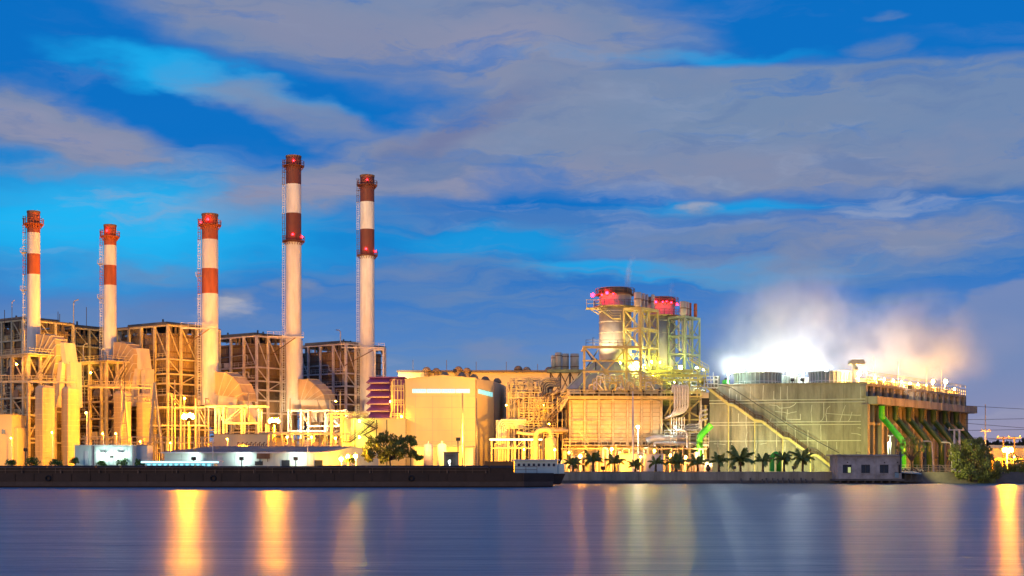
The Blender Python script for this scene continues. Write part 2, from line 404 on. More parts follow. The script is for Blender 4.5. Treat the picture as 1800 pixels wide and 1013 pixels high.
def clutter(root, C, s0, s1, t0, zs, m, seed, dens=1.):
    rnd = random.Random(seed); P = lambda s, t, z: Vector((C[0], C[1], 0))-AX*s+BX*t+UZ*z
    for z in zs:
        for k in range(int(2*dens)):
            s = rnd.uniform(s0, s1-2); L = rnd.uniform(1, 3.5); h = rnd.uniform(.5, 1.8)
            b = MB(); b.bar(P(s,t0+rnd.uniform(.3,2),z+.3+h/2), P(min(s1,s+L),t0+rnd.uniform(.3,2),z+.3+h/2), h, h)
            b.build('equipment_box', rnd.choice([boilr, boild, m, rust]), root)
        if rnd.random() < .8:
            s = rnd.uniform(s0, s1); q = [P(s0,t0+.5,z+.9), P((s0+s)/2,t0+.5,z+.9), P((s0+s)/2,t0+.5,z+rnd.uniform(2,3.5)), P(s1,t0+.5,z+rnd.uniform(2,3.5))]
            pipe(root, q, rnd.uniform(.1,.25), rnd.choice([m, pipem, rust]))
        MB().rail([P(s0,t0-.1,z+.3), P(s1,t0-.1,z+.3)]).build('railing', m, root)
    for k in range(int(5*dens)):
        s = rnd.uniform(s0, s1); za = rnd.choice(zs); zb = za+rnd.uniform(5,12)
        pipe(root, [P(s,t0+.3,za), P(s,t0+.3,zb), P(s+rnd.uniform(-2,2),t0+.6,zb+.3)], rnd.uniform(.08,.2), rnd.choice([m, pipem, boild]))

def zz(pys, Y, py0=None): return [PZ(p, Y) for p in pys]
def boiler(C, ss, ts, pys, m, label, seed, low=True):
    Y = C[1]; root = thing('boiler_house', label, 'boiler', (C[0], C[1], GZ), 'open boiler houses in a row')
    zs = zz(pys, Y); S = ss[-1]; T = ts[-1]; nz = len(zs)
    bl = [('r',0,nz-1,-1),('r',1,nz-1,-1),('r',0,nz-2,-1),('r',len(ts)-2,nz-2,1),('r',0,nz-4,-1),('r',1,nz-3,1)]
    bl += [('f',0,nz-1,1),('f',len(ss)-2,nz-1,1),('f',1,2,1),('f',0,1,-1)]
    P = frame(root, C, ss, ts, sorted(zs), m, .56, .38, bl)
    zt = max(zs)
    casing(root, C, .9, S-1, 1., T-.8, zt-10.5, zt-1.7, boilr)
    casing(root, C, 1.6, S-2, 1.8, T-1.5, zt-16, zt-10.5, boild, 1.5)
    casing(root, C, .9, S-1, 1.1, T-.8, zt-24, zt-16.2, boilr, 2.4)
    casing(root, C, 1.8, S-3, 2, T-2, GZ, zt-24.1, boild, 2.2)
    # roof deck and the gear hanging under it
    MB().ring([P(-.3,-.3,0),P(-.3,T+.3,0),P(S+.3,T+.3,0),P(S+.3,-.3,0)], zt+.25, zt+.42).build('roof_deck', roofd, root)
    b = MB(); b.ring([P(4,3,0),P(4,T-1,0),P(S-.5,T-1,0),P(S-.5,3,0)], zt+.45, zt+1.4); b.build('roof_house', boilr, root)
    for k in range(4):
        s = random.uniform(2, S-1); t = random.uniform(1, T-2)
        MB().lathe((P(s,t,0)), [(.22,zt+.45),(.22,zt+random.uniform(1.5,3))], 8).build('vent_pipe', dark, root)
    rnd = random.Random(seed)
    b = MB()
    for k in range(26):
        s = rnd.uniform(.2, S); b.bar(P(s,.3,zt-.2), P(s,.3,zt-rnd.uniform(.8,2.4)), rnd.uniform(.12,.5))
        t = rnd.uniform(.2, T); b.bar(P(.2,t,zt-.2), P(.2,t,zt-rnd.uniform(.8,2.4)), rnd.uniform(.12,.5))
    b.build('hanger_rods', boild, root, kind='stuff')
    clutter(root, C, .5, S-1, .2, sorted(zs)[:-1], m, seed, 1.2)
    return root
ssx = [0, 4.7, 9.6, 14.2, 19]; tsx = [0, 4, 8.8, 16.3]
PYS = (572, 631, 657, 674, 694, 718, 754, 778)
C3, C4, C5 = (-82.2, 336), (-66, 363.6), (-45.7, 387)
scl = lambda k, Y0, Y1: tuple(HY-(HY-p)*k*Y0/Y1 for p in PYS)
boiler(C3, ssx, tsx, PYS, cream, 'open steel boiler house left of the third chimney from the left', 3)
boiler(C4, ssx, tsx, scl(1., 336, 363.6), pale, 'pale framed boiler house between the third and fourth chimneys', 4)
boiler(C5, ssx, tsx, scl(1., 336, 387), pale, 'farthest boiler house, in front of and left of the fifth chimney', 5)
C1 = (PX(40,330), 330); C2 = (PX(130,347), 347)
boiler(C1, [0,4,8,13,18], [0,4.5,9,14], (563,598,626,657,690,722,752,778), cream, 'nearest boiler house behind the leftmost chimney, cut by the picture edge', 1)
boiler(C2, [0,5,9,14], [0,4.5,9,14,19], (577,608,637,662,690,720,752,778), cream, 'boiler house with crossed braces behind the second chimney', 2)

# chimneys
def chimney(cx, Y, pys, dpx, cols, rings, label, base_py, ladder=-1, lamps=(), steps=(), taper=.06):
    X = PX(cx, Y); r = dpx/2/F*Y; zt = PZ(pys[0], Y)
    root = thing('chimney', label, 'chimney', (X, Y, PZ(base_py,Y)), 'red and white striped chimneys')
    zb = PZ(base_py, Y); rad = lambda z: r*(1+taper*(zt-z)/(zt-zb))
    for i, m in enumerate(cols):
        z1, z0 = PZ(pys[i], Y), PZ(pys[i+1], Y)
        MB().lathe((X,Y), [(rad(z0), z0), (rad(z1), z1)], 32, cap=False).build('shell_band', m, root, smooth=True)
    MB().lathe((X,Y), [(r*.8,zt-.5),(r*.8,zt+.05),(r*1.05,zt+.05),(r*1.05,zt-.35),(r,zt-.4)], 32, cap=False).build('rim', rust, root)
    MB().lathe((X,Y), [(.01,zt-1),(r*.82,zt-1)], 24, cap=False).build('flue_opening', blackm, root)
    for py, m, w in rings:
        z = PZ(py, Y); rr = rad(z); g = thing_part('gallery', root)
        MB().lathe((X,Y), [(rr,z-.16),(rr+w,z-.16),(rr+w,z),(rr,z)], 28, cap=False).build('deck', m, g)
        b = MB()
        for k in range(20):
            a = k*math.pi/10; c = Vector((X+(rr+w)*math.cos(a), Y+(rr+w)*math.sin(a), z)); d = Vector((X+(rr+w)*math.cos(a+math.pi/10), Y+(rr+w)*math.sin(a+math.pi/10), z))
            b.bar(c, c+UZ*1.1, .09); b.bar(c+UZ*1.1, d+UZ*1.1, .09); b.bar(c+UZ*.55, d+UZ*.55, .07)
            b.bar(Vector((X+rr*math.cos(a), Y+rr*math.sin(a), z-1.1)), c-UZ*.1, .11)
        b.build('railing', m, g)
    if ladder:
        lx = X+ladder*(r*1.02+.55)
        z0 = PZ(base_py, Y)+1; i = 0
        segs = []; lim = [PZ(p, Y) for p in pys]
        for i, m in enumerate(cols):
            a, c = lim[i+1], min(lim[i], lim[0]-1.0)
            b = MB(); mm = white if m is chim_w else (rust if m is chim_b else chim_r)
            for o in (-.28, .28): b.bar((lx+o,Y-.3,a), (lx+o,Y-.3,c), .11)
            z = a
            while z < c: b.bar((lx-.28,Y-.3,z), (lx+.28,Y-.3,z), .08); z += .62
            z = a
            while z < c:
                for q in range(5):
                    t0, t1 = math.pi*q/5+math.pi, math.pi*(q+1)/5+math.pi
                    b.bar((lx+.42*math.cos(t0),Y-.3+.75*math.sin(t0),z), (lx+.42*math.cos(t1),Y-.3+.75*math.sin(t1),z), .07)
                z += 1.6
            b.bar((lx,Y-.3,(a+c)/2), (X,Y-.3,(a+c)/2), .12)
            b.build('ladder_cage', mm, root)
    for py in steps:
        z = PZ(py, Y); b = MB().box((X-r-1.3,Y-.9,z), (X-r+.6,Y+.5,z+.12)); b.rail([(X-r-1.3,Y-.9,z),(X-r+.5,Y-.9,z)], .9)
        b.bar((X-r-1.2,Y-.5,z), (X-r,Y-.5,z-1.3), .12); b.build('rest_platform', cream, root)
    for px, py, s in lamps:
        x = PX(px, Y); z = PZ(py, Y); dx = x-X; q = max(0, rad(z)**2-dx*dx)**.5
        y = Y-q-.35 if abs(dx) < rad(z) else Y-.3
        g = thing_part('aviation_light', root)
        MB().box((x-.13,y-.1,z-.55),(x+.13,y+.5,z-.3)).build('bracket', dark, g)
        ball('red_lamp', (x,y-.05,z), s, redem, g)
    return root
def thing_part(name, parent):
    o = bpy.data.objects.new(name, None); COL.objects.link(o); o.parent = parent; o.location = (0,0,0); o.empty_display_size = .1
    return o
rw = [chim_r, chim_w, chim_r, chim_w]; bw_ = [chim_b, chim_w, chim_b, chim_w]
chimney(59, 320, [372,410,447,483,628], 22, rw, [(394,chim_r,.75)], 'leftmost red and white chimney, standing on a steel platform', 628, steps=(445,511))
chimney(193.5, 338, [396,432,467,502,638], 21.5, rw, [(416,chim_r,.75)], 'short red and white chimney second from the left', 638, lamps=[(192,408,.26)], steps=(465,525))
chimney(369, 340, [377,422,473,517,712], 28, rw, [(396,chim_r,.75)], 'thick medium red and white chimney, third from the left', 712, lamps=[(369,388.5,.34),(353,391,.16)], steps=(486,))
chimney(516, 367, [275,325,376,427,724], 26.6, bw_, [(292,chim_b,.8),(424,chim_b,.9)], 'tallest chimney with two dark brown bands and white shaft', 724, lamps=[(518.5,286,.2),(517,415,.28),(531,417,.24)])
chimney(645.5, 391, [309,356,404,451,760], 25, bw_, [(326,chim_b,.8),(449,chim_b,.9)], 'rightmost brown and white chimney beside the beige hall', 760, lamps=[(647,319,.2),(645,440,.28),(660,442,.24)])

# link bridges from the boiler tops to the chimneys
for (px0, px1, py, Y, lab) in ((318,382,577,338,'thin steel walkway from boiler top to the third chimney'), (470,534,592,366,'thin steel walkway from boiler top to the fourth chimney'), (600,676,611,389,'thin steel walkway reaching past the fifth chimney')):
    t = thing('link_bridge', lab, 'walkway', W((px0+px1)/2, py, Y))
    a, b_ = W(px0,py,Y-2.6), W(px1,py+1,Y-2.6)
    member('girder', a, b_, .35, pale, t); MB().rail([a+UZ*.2, b_+UZ*.2]).build('railing', pale, t)
    member('strut', W(px0+6,py+32,Y-2.6), W(px1-12,py,Y-2.6), .22, rust, t)
t = thing('support_portal', 'pale steel portal right of the farthest chimney', 'steel frame', W(672,700,386))
for px in (659, 674): member('column', W(px,760,386), W(px,615,386), .45, pale, t)
member('beam', W(656,615,386), W(676,615,386), .4, pale, t)

# gooseneck flue ducts of the three right-hand chimneys
def strip(b, P, prof, d0, d1):
    b.prism([P(x, z, d0) for x, z in prof], [P(x, z, d1) for x, z in prof])
def flue(cx, Y, prof, legs, depth, label, m=duct):
    root = thing('flue_duct', label, 'duct', W(cx, 720, Y), 'curved grey flue ducts')
    o = Vector((PX(cx,Y), Y, 0)); k = 1/F*Y
    P = lambda x, py, d: Vector((o.x+(x-cx)*k, o.y, 0))+UZ*PZ(py,Y)+BX*d+Vector((0,-(x-cx)*k*.15,0))
    b = MB(); n = len(prof)//2          # profile as matched top/bottom pairs
    for i in range(n-1):
        q = [prof[i], prof[i+1], prof[2*n-2-i], prof[2*n-1-i]]
        strip(b, P, q[::-1], 0, depth)
    b.build('duct_hood', duct_shade, root)
    for i in range(n):                  # stiffening ribs round the hood
        q0, q1 = prof[i], prof[2*n-1-i]
        member('stiffener', P(*q0,-.08), P(*q1,-.08), .16, m, root); member('stiffener', P(q0[0],q0[1]-.6,0), P(q0[0],q0[1]-.6,depth), .16, m, root)
    for q in legs:
        b = MB(); x0, y0, x1, y1, w, d0, d1, e = q       # a leg from (x0,y0,depth d0) to (x1,y1,depth d1)
        A0, A1 = P(x0,y0,d0), P(x1,y1,d1)
        b.prism([A0, P(x0+w,y0,d0), P(x0+w,y0,d0)+BX*e, A0+BX*e], [A1, P(x1+w,y1,d1), P(x1+w,y1,d1)+BX*e, A1+BX*e]); b.build('duct_leg', m, root)
        member('stiffener', A0.lerp(A1,.5)-AX*.05-BX*.05, P((x0+x1)/2+w,(y0+y1)/2,(d0+d1)/2)-BX*.06, .15, m, root)
    return root
flue(381, 334, [(378,654),(396,655),(410,663),(421,676),(428,692),(430,706),(424,706),(413,700),(402,697),(392,696),(384,695),(378,694)][:12],
     [(384,696,381,728,34,0,0,4),(404,700,398,745,10,.2,.2,2.4),(418,706,428,745,12,.2,2.4,2.2)], 4.2, 'curved grey flue duct right of the third chimney')
flue(530, 361, [(524,667),(541,667),(553,676),(563,686),(569,694),(572,704),(560,703),(550,703),(540,703),(534,703),(529,703),(524,703)],
     [(528,703,531,726,30,0,0,4),(545,704,548,742,9,.2,.2,2.4),(558,704,566,742,12,.2,2.4,2.2)], 4.2, 'curved grey flue duct right of the tallest chimney')
# the two older ducts with inverted-Y ends
flue(70, 316, [(64,588),(78,588),(90,591),(97,597),(100,607),(100,626),(98,640),(93,665),(76,665),(76,640),(76,628),(70,627),(66,626),(64,626)],
     [(97,602,103,640,9,1.2,1.2,3.),(99,636,88,716,7,.8,.8,3.),(106,636,108,716,8,1.8,1.8,3.)], 3.4, 'curved grey flue duct with forked end right of the leftmost chimney')
flue(205, 334, [(200,602),(214,602),(226,606),(233,614),(236,624),(235,640),(232,656),(227,676),(212,676),(211,656),(211,640),(206,638),(203,637),(200,636)],
     [(231,612,236,650,8,1.2,1.2,3.),(232,648,223,714,6,.8,.8,3.),(238,648,241,714,7,1.8,1.8,3.)], 3.4, 'curved grey flue duct with forked end right of the second chimney')

# platforms that carry the two nearer chimneys
def low_frame(C, ss, ts, pys, label, seed):
    root = thing('chimney_platform', label, 'steel platform', (C[0], C[1], GZ), 'braced platforms under the left chimneys')
    zs = sorted(zz(pys, C[1])); nz = len(zs)
    P = frame(root, C, ss, ts, zs, cream, .62, .42, [('f',0,nz-1,-1),('f',1,nz-1,1),('r',0,nz-1,-1),('r',1,nz-1,1),('f',1,nz-3,1),('f',0,1,-1),('r',0,1,1)])
    T = ts[-1]; S = ss[-1]
    MB().ring([P(-.8,-.6,0),P(-.8,T,0),P(S,T,0),P(S,-.6,0)], zs[-1]+.24, zs[-1]+.5).build('deck', cream, root)
    MB().rail([P(S,-.5,zs[-1]+.5), P(-.7,-.5,zs[-1]+.5), P(-.7,T,zs[-1]+.5)]).build('railing', cream, root)
    casing(root, C, 2.5, S-.5, 2., T-1, zs[1], zs[-2]-.4, boild, 1.6)
    MB().tube([P(1,2.2,zs[-2]+2), P(S-2,2.2,zs[-2]+2)], 1.7, 16).build('drum', boild, root, smooth=True)
    MB().tube([P(1.2,1.2,zs[-3]+2), P(5,1.2,zs[-3]+2)], 1.1, 14).build('air_heater', cream, root, smooth=True)
    clutter(root, C, .5, S-.5, .4, zs[:-1], cream, seed, 1.6)
    # stair flights
    for z0, z1 in zip(zs[:-1], zs[1:]):
        b = MB(); a, c = P(-.3,T*.2,z0+.3), P(-.3,T*.75,z1-.2)
        b.bar(a, c, .2); b.bar(a+AX*.8, c+AX*.8, .2)
        for k in range(9): b.bar(a.lerp(c,k/9), a.lerp(c,k/9)+AX*.8, .12)
        b.rail([a+AX*.8, c+AX*.8], 1.); b.build('stair_flight', cream, root)
    return root
low_frame((PX(50,311), 311), [0,1.7,6,11], [0,3,6.5], (625,669,699,730,771), 'yellow lit braced platform under the leftmost chimney', 11)
low_frame((PX(187,329), 329), [0,1.7,6,10.5], [0,3,6.5], (637,677,706,736,771), 'braced platform under the second chimney', 12)
# upright rectangular air ducts
def updraft(px, py0, w, Y, label, py1=826):
    root = thing('upright_duct', label, 'duct', W(px,830,Y), 'tall rectangular ducts below the forked flues')
    o = W(px, 830, Y); L = w/F*Y/.81
    z0, z1 = GZ, PZ(py0, Y); P = lambda s, t, z: Vector((o.x,o.y,0))+AX*s+BX*t+UZ*z
    b = MB(); e = .5
    b.prism([P(0,0,z0+5),P(L,0,z0+5),P(L,3,z0+5),P(0,3,z0+5)], [P(0,0,z1-e),P(L,0,z1-e),P(L,3,z1-e),P(0,3,z1-e)])
    b.prism([P(0,0,z1-e),P(L,0,z1-e),P(L,3,z1-e),P(0,3,z1-e)], [P(.4,.4,z1),P(L-.4,.4,z1),P(L-.4,2.6,z1),P(.4,2.6,z1)])
    b.prism([P(.5,.2,z0),P(L-.4,.2,z0),P(L-.4,2.6,z0),P(.5,2.6,z0)], [P(0,0,z0+5),P(L,0,z0+5),P(L,3,z0+5),P(0,3,z0+5)])
    b.build('duct_shell', tand, root)
    z = z0+1
    while z < z1-.6: member('stiffener', P(-.05,-.05,z), P(L,-.05,z), .11, cream, root); member('stiffener', P(L+.04,0,z), P(L+.04,3,z), .11, cream, root); z += 1.15
for i, (px, py, w, Y) in enumerate(((62,678,17,305),(108,680,15,309),(200,688,15,324),(240,692,13,328))):
    updraft(px, py, w, Y, ['leftmost tall lit rectangular duct, beside the platform stairs','tall lit rectangular duct right of the forked leftmost flue','tall rectangular duct under the second chimney flue','tall rectangular duct behind the right A-frame tower'][i])
# lit annex at the picture's left edge
t = thing('annex_building', 'orange lit plain annex at the left edge of the picture', 'building', W(8,830,300))
pboxo('wall', wallc, t, -30, 729, 21, 832, 300, 8); pboxo('wall', wallc, t, 21.3, 752, 30, 832, 301, 6); pboxo('roof', roofm, t, -31, 727.6, 22, 729, 299.6, 9)
for px in (-8, 3): pboxo('window', glass, t, px, 755, px+6, 763, 299.9, .15)
# mid-level gallery lines in front of the frames
for (px0, px1, py, Y, lab) in ((-25,135,671,308,'long lit steel gallery across the leftmost ducts'), (155,266,681,324,'long lit steel gallery across the second ducts')):
    t = thing('gallery', lab, 'walkway', W((px0+px1)/2, py, Y)); a, c = W(px0,py,Y), W(px1,py+1.5,Y+3)
    member('girder', a, c, .4, cream, t); MB().rail([a+UZ*.2, c+UZ*.2], 1.2, .06).build('railing', cream, t)
    for k in range(6): member('hanger', a.lerp(c, k/5)-UZ*3, a.lerp(c, k/5), .16, cream, t)
ORD = ['first','second','third','fourth','fifth','sixth','seventh','eighth','ninth','tenth','eleventh','twelfth','thirteenth','fourteenth','fifteenth','sixteenth']
# ------------------------------------------------------------------ low frames and galleries in front of units 3-5
def pframe(name, label, cat, posts, beams, braces, Y, m, w=.42, D=3.5, pyb=828, wb=None, group=None):
    """an upright steel frame: posts (px, top) ; beams (px0, px1, py) ; braces; with a second plane D behind"""
    root = thing(name, label, cat, W(sum(p[0] for p in posts)/len(posts), pyb, Y), group)
    for d in ((0, D) if D else (0,)):
        off = Vector((0, d, 0))
        for px, py, *b in posts:
            bo = W(px, (b[0] if b else pyb), Y); bo.z = max(bo.z, GZ) if not b else bo.z
            member('column', bo+off, W(px, py, Y)+off, w, m, root, side=(1,0,0))
        for x0, x1, py in beams: member('beam', W(x0,py,Y)+off, W(x1,py,Y)+off, (wb or w)*.9, m, root)
        for x0, y0, x1, y1 in braces: member('brace', W(x0,y0,Y)+off, W(x1,y1,Y)+off, w*.5, m, root)
    if D:
        for px, py, *b in posts: member('cross_beam', W(px,py+1,Y), W(px,py+1,Y)+Vector((0,D,0)), w*.8, m, root)
    return root
pframe('pipe_gantry', 'pale steel gantry beneath the third chimney flue', 'steel frame', [(379,712),(393,714),(425,716),(455,718),(468,745)],
       [(362,469,714.5),(392,456,744),(379,456,765)], [(381,716,393,744),(393,744,425,716)], 322, pale)
pframe('pipe_gantry', 'pale steel gantry beneath the tallest chimney flue', 'steel frame', [(507,719),(529,720),(542,722),(572,724),(608,725)],
       [(505,609,722),(542,600,749),(507,572,758)], [(529,722,542,750),(580,735,600,752)], 344, pale)
pframe('pipe_gantry', 'tall thin steel bay left of the third chimney foot', 'steel frame', [(296,690),(318,694),(344,700),(361,700)],
       [(262,362,716),(262,362,748)], [(296,692,318,716),(344,716,361,748)], 325, cream, .32)
# A-frame line towers
def aframe(apx, apy, l0, l1, Y, label):
    root = thing('line_tower', label, 'line tower', W(apx,828,Y), 'A-shaped line towers')
    base = [W(l0,827,Y), W(l1,827,Y), W(l0+4,827,Y+2.5), W(l1+4,827,Y+2.5)]; top = W(apx,apy,Y+1)
    for b in base: member('leg', Vector((b.x,b.y,GZ)), top, .3, cream, root)
    for k in (.2,.4,.6,.8): 
        member('cross_bar', base[0].lerp(top,k), base[1].lerp(top,k), .16, cream, root); member('cross_bar', base[1].lerp(top,k), base[3].lerp(top,k), .14, cream, root)
    member('lightning_rod', top, top+UZ*6, .1, dark, root)
    return root
aframe(219,690,205,230,283,'left of the two A-shaped line towers'); aframe(272,672,258,287,281,'right of the two A-shaped line towers')
t = thing('lattice_beam', 'lattice steel beam between the two A-shaped towers', 'beam', W(245,700,284))
for dy in (0, 1.2):
    for py in (697, 705): member('chord', W(219,py,283.5+dy), W(271,py+1,282+dy), .16, cream, t)
    for k in range(9):
        x = 219+k*5.7; member('lacing', W(x,697,283.5+dy), W(x+2.9,705.5,283.5+dy), .1, cream, t); member('lacing', W(x+5.7,697,283.5+dy), W(x+2.9,705.5,283.5+dy), .1, cream, t)
# switchgear: post insulators and bus bars
for i, px in enumerate((150,166,181,196,212,228,243,259,276,292,306,320,341,357,372)):
    t = thing('post_insulator', ORD[i]+' post insulator from the left in the lit switchyard row', 'insulator', W(px,828,279+(i%3)), 'post insulators in the switchyard')
    Y = 279+(i%3); x = PX(px,Y); tp = PZ(768+(i*5)%9,Y)
    member('stand', (x,Y,GZ), (x,Y,tp-1.3), .2, cream, t)
    MB().lathe((x,Y), [(.1,tp-1.3)]+[(r, tp-1.3+k*.13+d) for k in range(8) for r, d in ((.1,0),(.22,.05),(.1,.1))]+[(.1,tp)], 8).build('insulator_stack', cream, t)
t = thing('bus_bar', 'long lit bus bar with railing across the switchyard', 'bus bar', W(270,770,280))
for py in (768,777): member('bar', W(145,py,280.5), W(378,py+1,280.5), .16, cream, t)
for k in range(12): member('stand', Vector((PX(150+k*20.4,280.5),280.5,GZ)), W(150+k*20.4,768,280.5), .14, cream, t)

# ------------------------------------------------------------------ foreground sheds on the left
t = thing('control_cabin', 'pale green white flat cabin with two bright wall lamps', 'cabin', W(181,828,259))
Y = 259
pboxo('wall', teal, t, 131, 783.5, 166, 829, Y, 5); pboxo('wall', teal, t, 166, 783.5, 234, 829, Y-.3, 5.3); pboxo('roof', white, t, 130, 782.3, 235, 783.4, Y-.5, 6)
pboxo('door', white, t, 149, 793, 155, 817, Y-.08, .1); pboxo('drain_pipe', roofm, t, 163.5, 784, 165, 818, Y-.15, .15)
for k in range(8): pboxo('wall_panel', teal, t, 168+k*8.1, 785, 175.4+k*8.1, 817.5, Y-.36, .06)
pboxo('grille', dark, t, 193, 801, 199, 805, Y-.44, .08)
for px in (184, 214):
    g = thing('wall_lamp', 'bright white wall lamp on the %s of the pale green cabin' % ('left half' if px == 184 else 'right half'), 'lamp', W(px,799,Y-.6), 'white lamps on the pale green cabin')
    MB().box((PX(px,Y)-.3,Y-.9,PZ(797,Y)),(PX(px,Y)+.3,Y-.45,PZ(795.5,Y))).build('lamp_hood', dark, g); ball('bulb', (PX(px,Y),Y-1.1,PZ(798.5,Y)), .16, mer, g)
t = thing('transformer_box', 'bright orange lit square cabinet right of the pale green cabin', 'cabinet', W(247,828,261))
pboxo('body', white, t, 235.5, 783.5, 259, 828, 261, 4); pboxo('lid', roofm, t, 235, 782, 260, 783.4, 260.8, 4.4)
for k in range(3): pboxo('panel', white, t, 237+k*7.4, 785, 243.6+k*7.4, 805, 260.9, .08)
# long shed
t = thing('long_shed', 'long low white shed with grey sloping roof by the river', 'shed', W(450,828,262)); Y = 262
b = MB(); a = [W(289,801,Y), W(576,796,Y), W(640,801,Y+9)]
zE, zR = PZ(795,Y), PZ(785,Y+7)
x0, x1, x2 = PX(289,Y), PX(577,Y), PX(640,Y+14)
b.add([(x0-.5,Y-.6,zE),(x1+.3,Y-.6,zE),(x1-1+5,Y+7,zR),(x0+8,Y+7,zR),(x0+6,Y+14,zE),(x1+8,Y+14,zE)], [(0,1,2,3),(3,2,5,4)]); b.build('roof', roofm, t)
for k in range(27):
    xa = x0+(x1-x0)*k/27
    MB().bar((xa,Y-.6,zE+.05), (xa+(8 if k == 0 else 8-3.7*k/27),Y+7,zR+.05), .1).build('roof_seam', roofm, t)
MB().bar((x0-.5,Y-.65,zE-.12), (x1+.3,Y-.65,zE-.12), .22).build('gutter', white, t)
wl = MB(); wl.add([(x0,Y,GZ),(x1,Y,GZ),(x1,Y,zE),(x0,Y,zE)], [(0,1,2,3)])
wl.add([(x1,Y,GZ),(x1+8,Y+14,GZ),(x1+8,Y+14,zE),(x1+4,Y+7,zR-.05),(x1,Y,zE)], [(0,1,2,3,4)]); wl.build('wall', teal, t)
for k in range(12): pboxo('wall_panel', teal, t, 296+k*23.3, 798.5, 318+k*23.3, 829, Y-.07, .06)
for px0, px1, py0, py1 in ((448,462,811,818),(495,509,809,822),(553,567,809,820)): pboxo('window', glass, t, px0, py0, px1, py1, Y-.2, .1)
pboxo('door', white, t, 382, 801, 391, 828, Y-.16, .08)
s = thing('notice_board', 'reddish brown notice board on the white shed wall', 'sign', W(462,800,Y-.5)); pboxo('board', rust, s, 451, 794, 474, 806.5, Y-.6, .15)
for px in (455, 470): pboxo('post', dark, s, px, 806.5, px+1, 812, Y-.5, .1)
for px, py in ((374,770),(541,770)):
    s = thing('flag_pole', 'thin pole before the white shed, %s' % ('under its grey roof ridge left' if px == 374 else 'by the middle window'), 'pole', W(px,828,261))
    MB().lathe((PX(px,260.8),260.8), [(.09,GZ),(.06,PZ(py,261))], 8).build('pole', white, s); ball('pole_cap', (PX(px,260.8),260.8,PZ(py,261)), .1, white, s)
# orange lit long wall and busy low zone
t = thing('yard_wall', 'long orange lit wall behind the white shed', 'wall', W(422,828,284)); pboxo('wall', wallc, t, 376, 763.5, 470, 828, 284, 1)
pboxo('coping', concr, t, 375, 762.5, 471, 763.5, 283.8, 1.4)
t = thing('pump_shelter', 'brightly lit open shelter full of pumps and pipes behind the shed', 'shelter', W(535,828,285))
member('roof_beam', W(455,762,285), W(612,763,285), .5, cream, t); pboxo('roof', cream, t, 458, 760.8, 610, 762.2, 286, 5)
for k in range(9): member('post', Vector((PX(458+k*18.9,285),285,GZ)), W(458+k*18.9,762,285), .28, cream, t)
rnd = random.Random(5)
for k in range(12):
    px = 472+k*11+rnd.uniform(-3,3); py = rnd.uniform(764,776)
    pboxo('cabinet', rnd.choice([white, cream, wallc]), t, px, py, px+rnd.uniform(4,10), 829, 287+rnd.uniform(0,3), 1.5)
for k in range(16):
    px = 474+k*8.3; MB().rail([W(px,786,284), W(px+7,786,284)], .9).build('railing', cream, t)
for k in range(7): pipe(t, [(482+k*17,786),(482+k*17,768+k%3*3),(492+k*17,768+k%3*3)], .2, cream, 286)
t = thing('roof_pipework', 'row of short pipes along the shed roof ridge line', 'pipes', W(440,784,275))
for k in range(14): pipe(t, [(418+k*3.8,790),(418+k*3.8,778+k%2*3),(420.5+k*3.8,778+k%2*3)], .1, rust, 276)

# ------------------------------------------------------------------ beige hall and its neighbours
t = thing('stair_annex', 'bright yellow lit annex with zigzag steel stairs', 'building', W(660,828,297)); Y = 297
pboxo('wall', wallc, t, 604, 737, 713, 829, Y, 8); pboxo('roof_edge', cream, t, 603, 735.8, 713, 737, Y-.2, 8.4)
for k in range(5): pboxo('wall_panel', wallc, t, 605+k*21.5, 738.5, 625.6+k*21.5, 828, Y-.06, .08)
t = thing('zigzag_stairs', 'dark zigzag steel stairs on the bright yellow annex wall', 'stairs', W(640,828,296))
for (x0_, y0_, x1_, y1_) in ((604,777,616,777),(616,777,632,765),(632,765,658,741),(634,741,660,753),(634,768,664,752),(640,764,664,784)):
    b = MB().bar(W(x0_,y0_,295.6), W(x1_,y1_,295.6), .22, .3); b.rail([W(x0_,y0_,295.4), W(x1_,y1_,295.4)], 1.); b.build('stair_flight', dark, t)
for px in (624, 662, 680): member('post', Vector((PX(px,295.8),295.8,GZ)), W(px,738,295.8), .2, dark, t)
pframe('pipe_gantry', 'yellow lit gantry above the bright yellow annex roof', 'steel frame', [(582,727),(600,727),(622,728),(640,728)], [(578,645,727),(578,645,733.5)], [], 300, cream, .3, D=2)
t = thing('roof_railing', 'yellow roof railing and pipes on the annex left of the louvres', 'railing', W(612,735,299))
MB().rail([W(603,735,298), W(647,735,298)], 1.3, .07, 1.2).build('railing', cream, t)
# louvred air intake
t = thing('louvred_intake', 'purple six tier louvred air intake with orange edges', 'air intake', W(680,737,300)); Y = 300
pboxo('core', purple, t, 651, 666, 711, 737, Y+1.2, 7)
for k in range(6):
    y0_ = 663+k*12.4; b = MB()
    A = [W(653 if k else 650, y0_+1.5, Y+1.2), W(686, y0_+1.5, Y+1.2), W(684, y0_+10.5, Y-.4), W(649, y0_+10.5, Y-.4)]
    b.prism([A[3],A[2],A[1],A[0]], [a+UZ*.25 for a in (A[3],A[2],A[1],A[0])]); b.build('louvre', purple, t)
    member('louvre_edge', A[3], A[2], .16, cream, t)
    b = MB().add([W(651,y0_+2,Y+1.2), W(643,y0_+9.5,Y+1.2), W(651,y0_+9.5,Y+1.2)]+[W(651,y0_+2,Y+6), W(643,y0_+9.5,Y+6), W(651,y0_+9.5,Y+6)], [(0,1,2),(5,4,3),(0,3,4,1),(1,4,5,2)]) or MB()
b = MB()
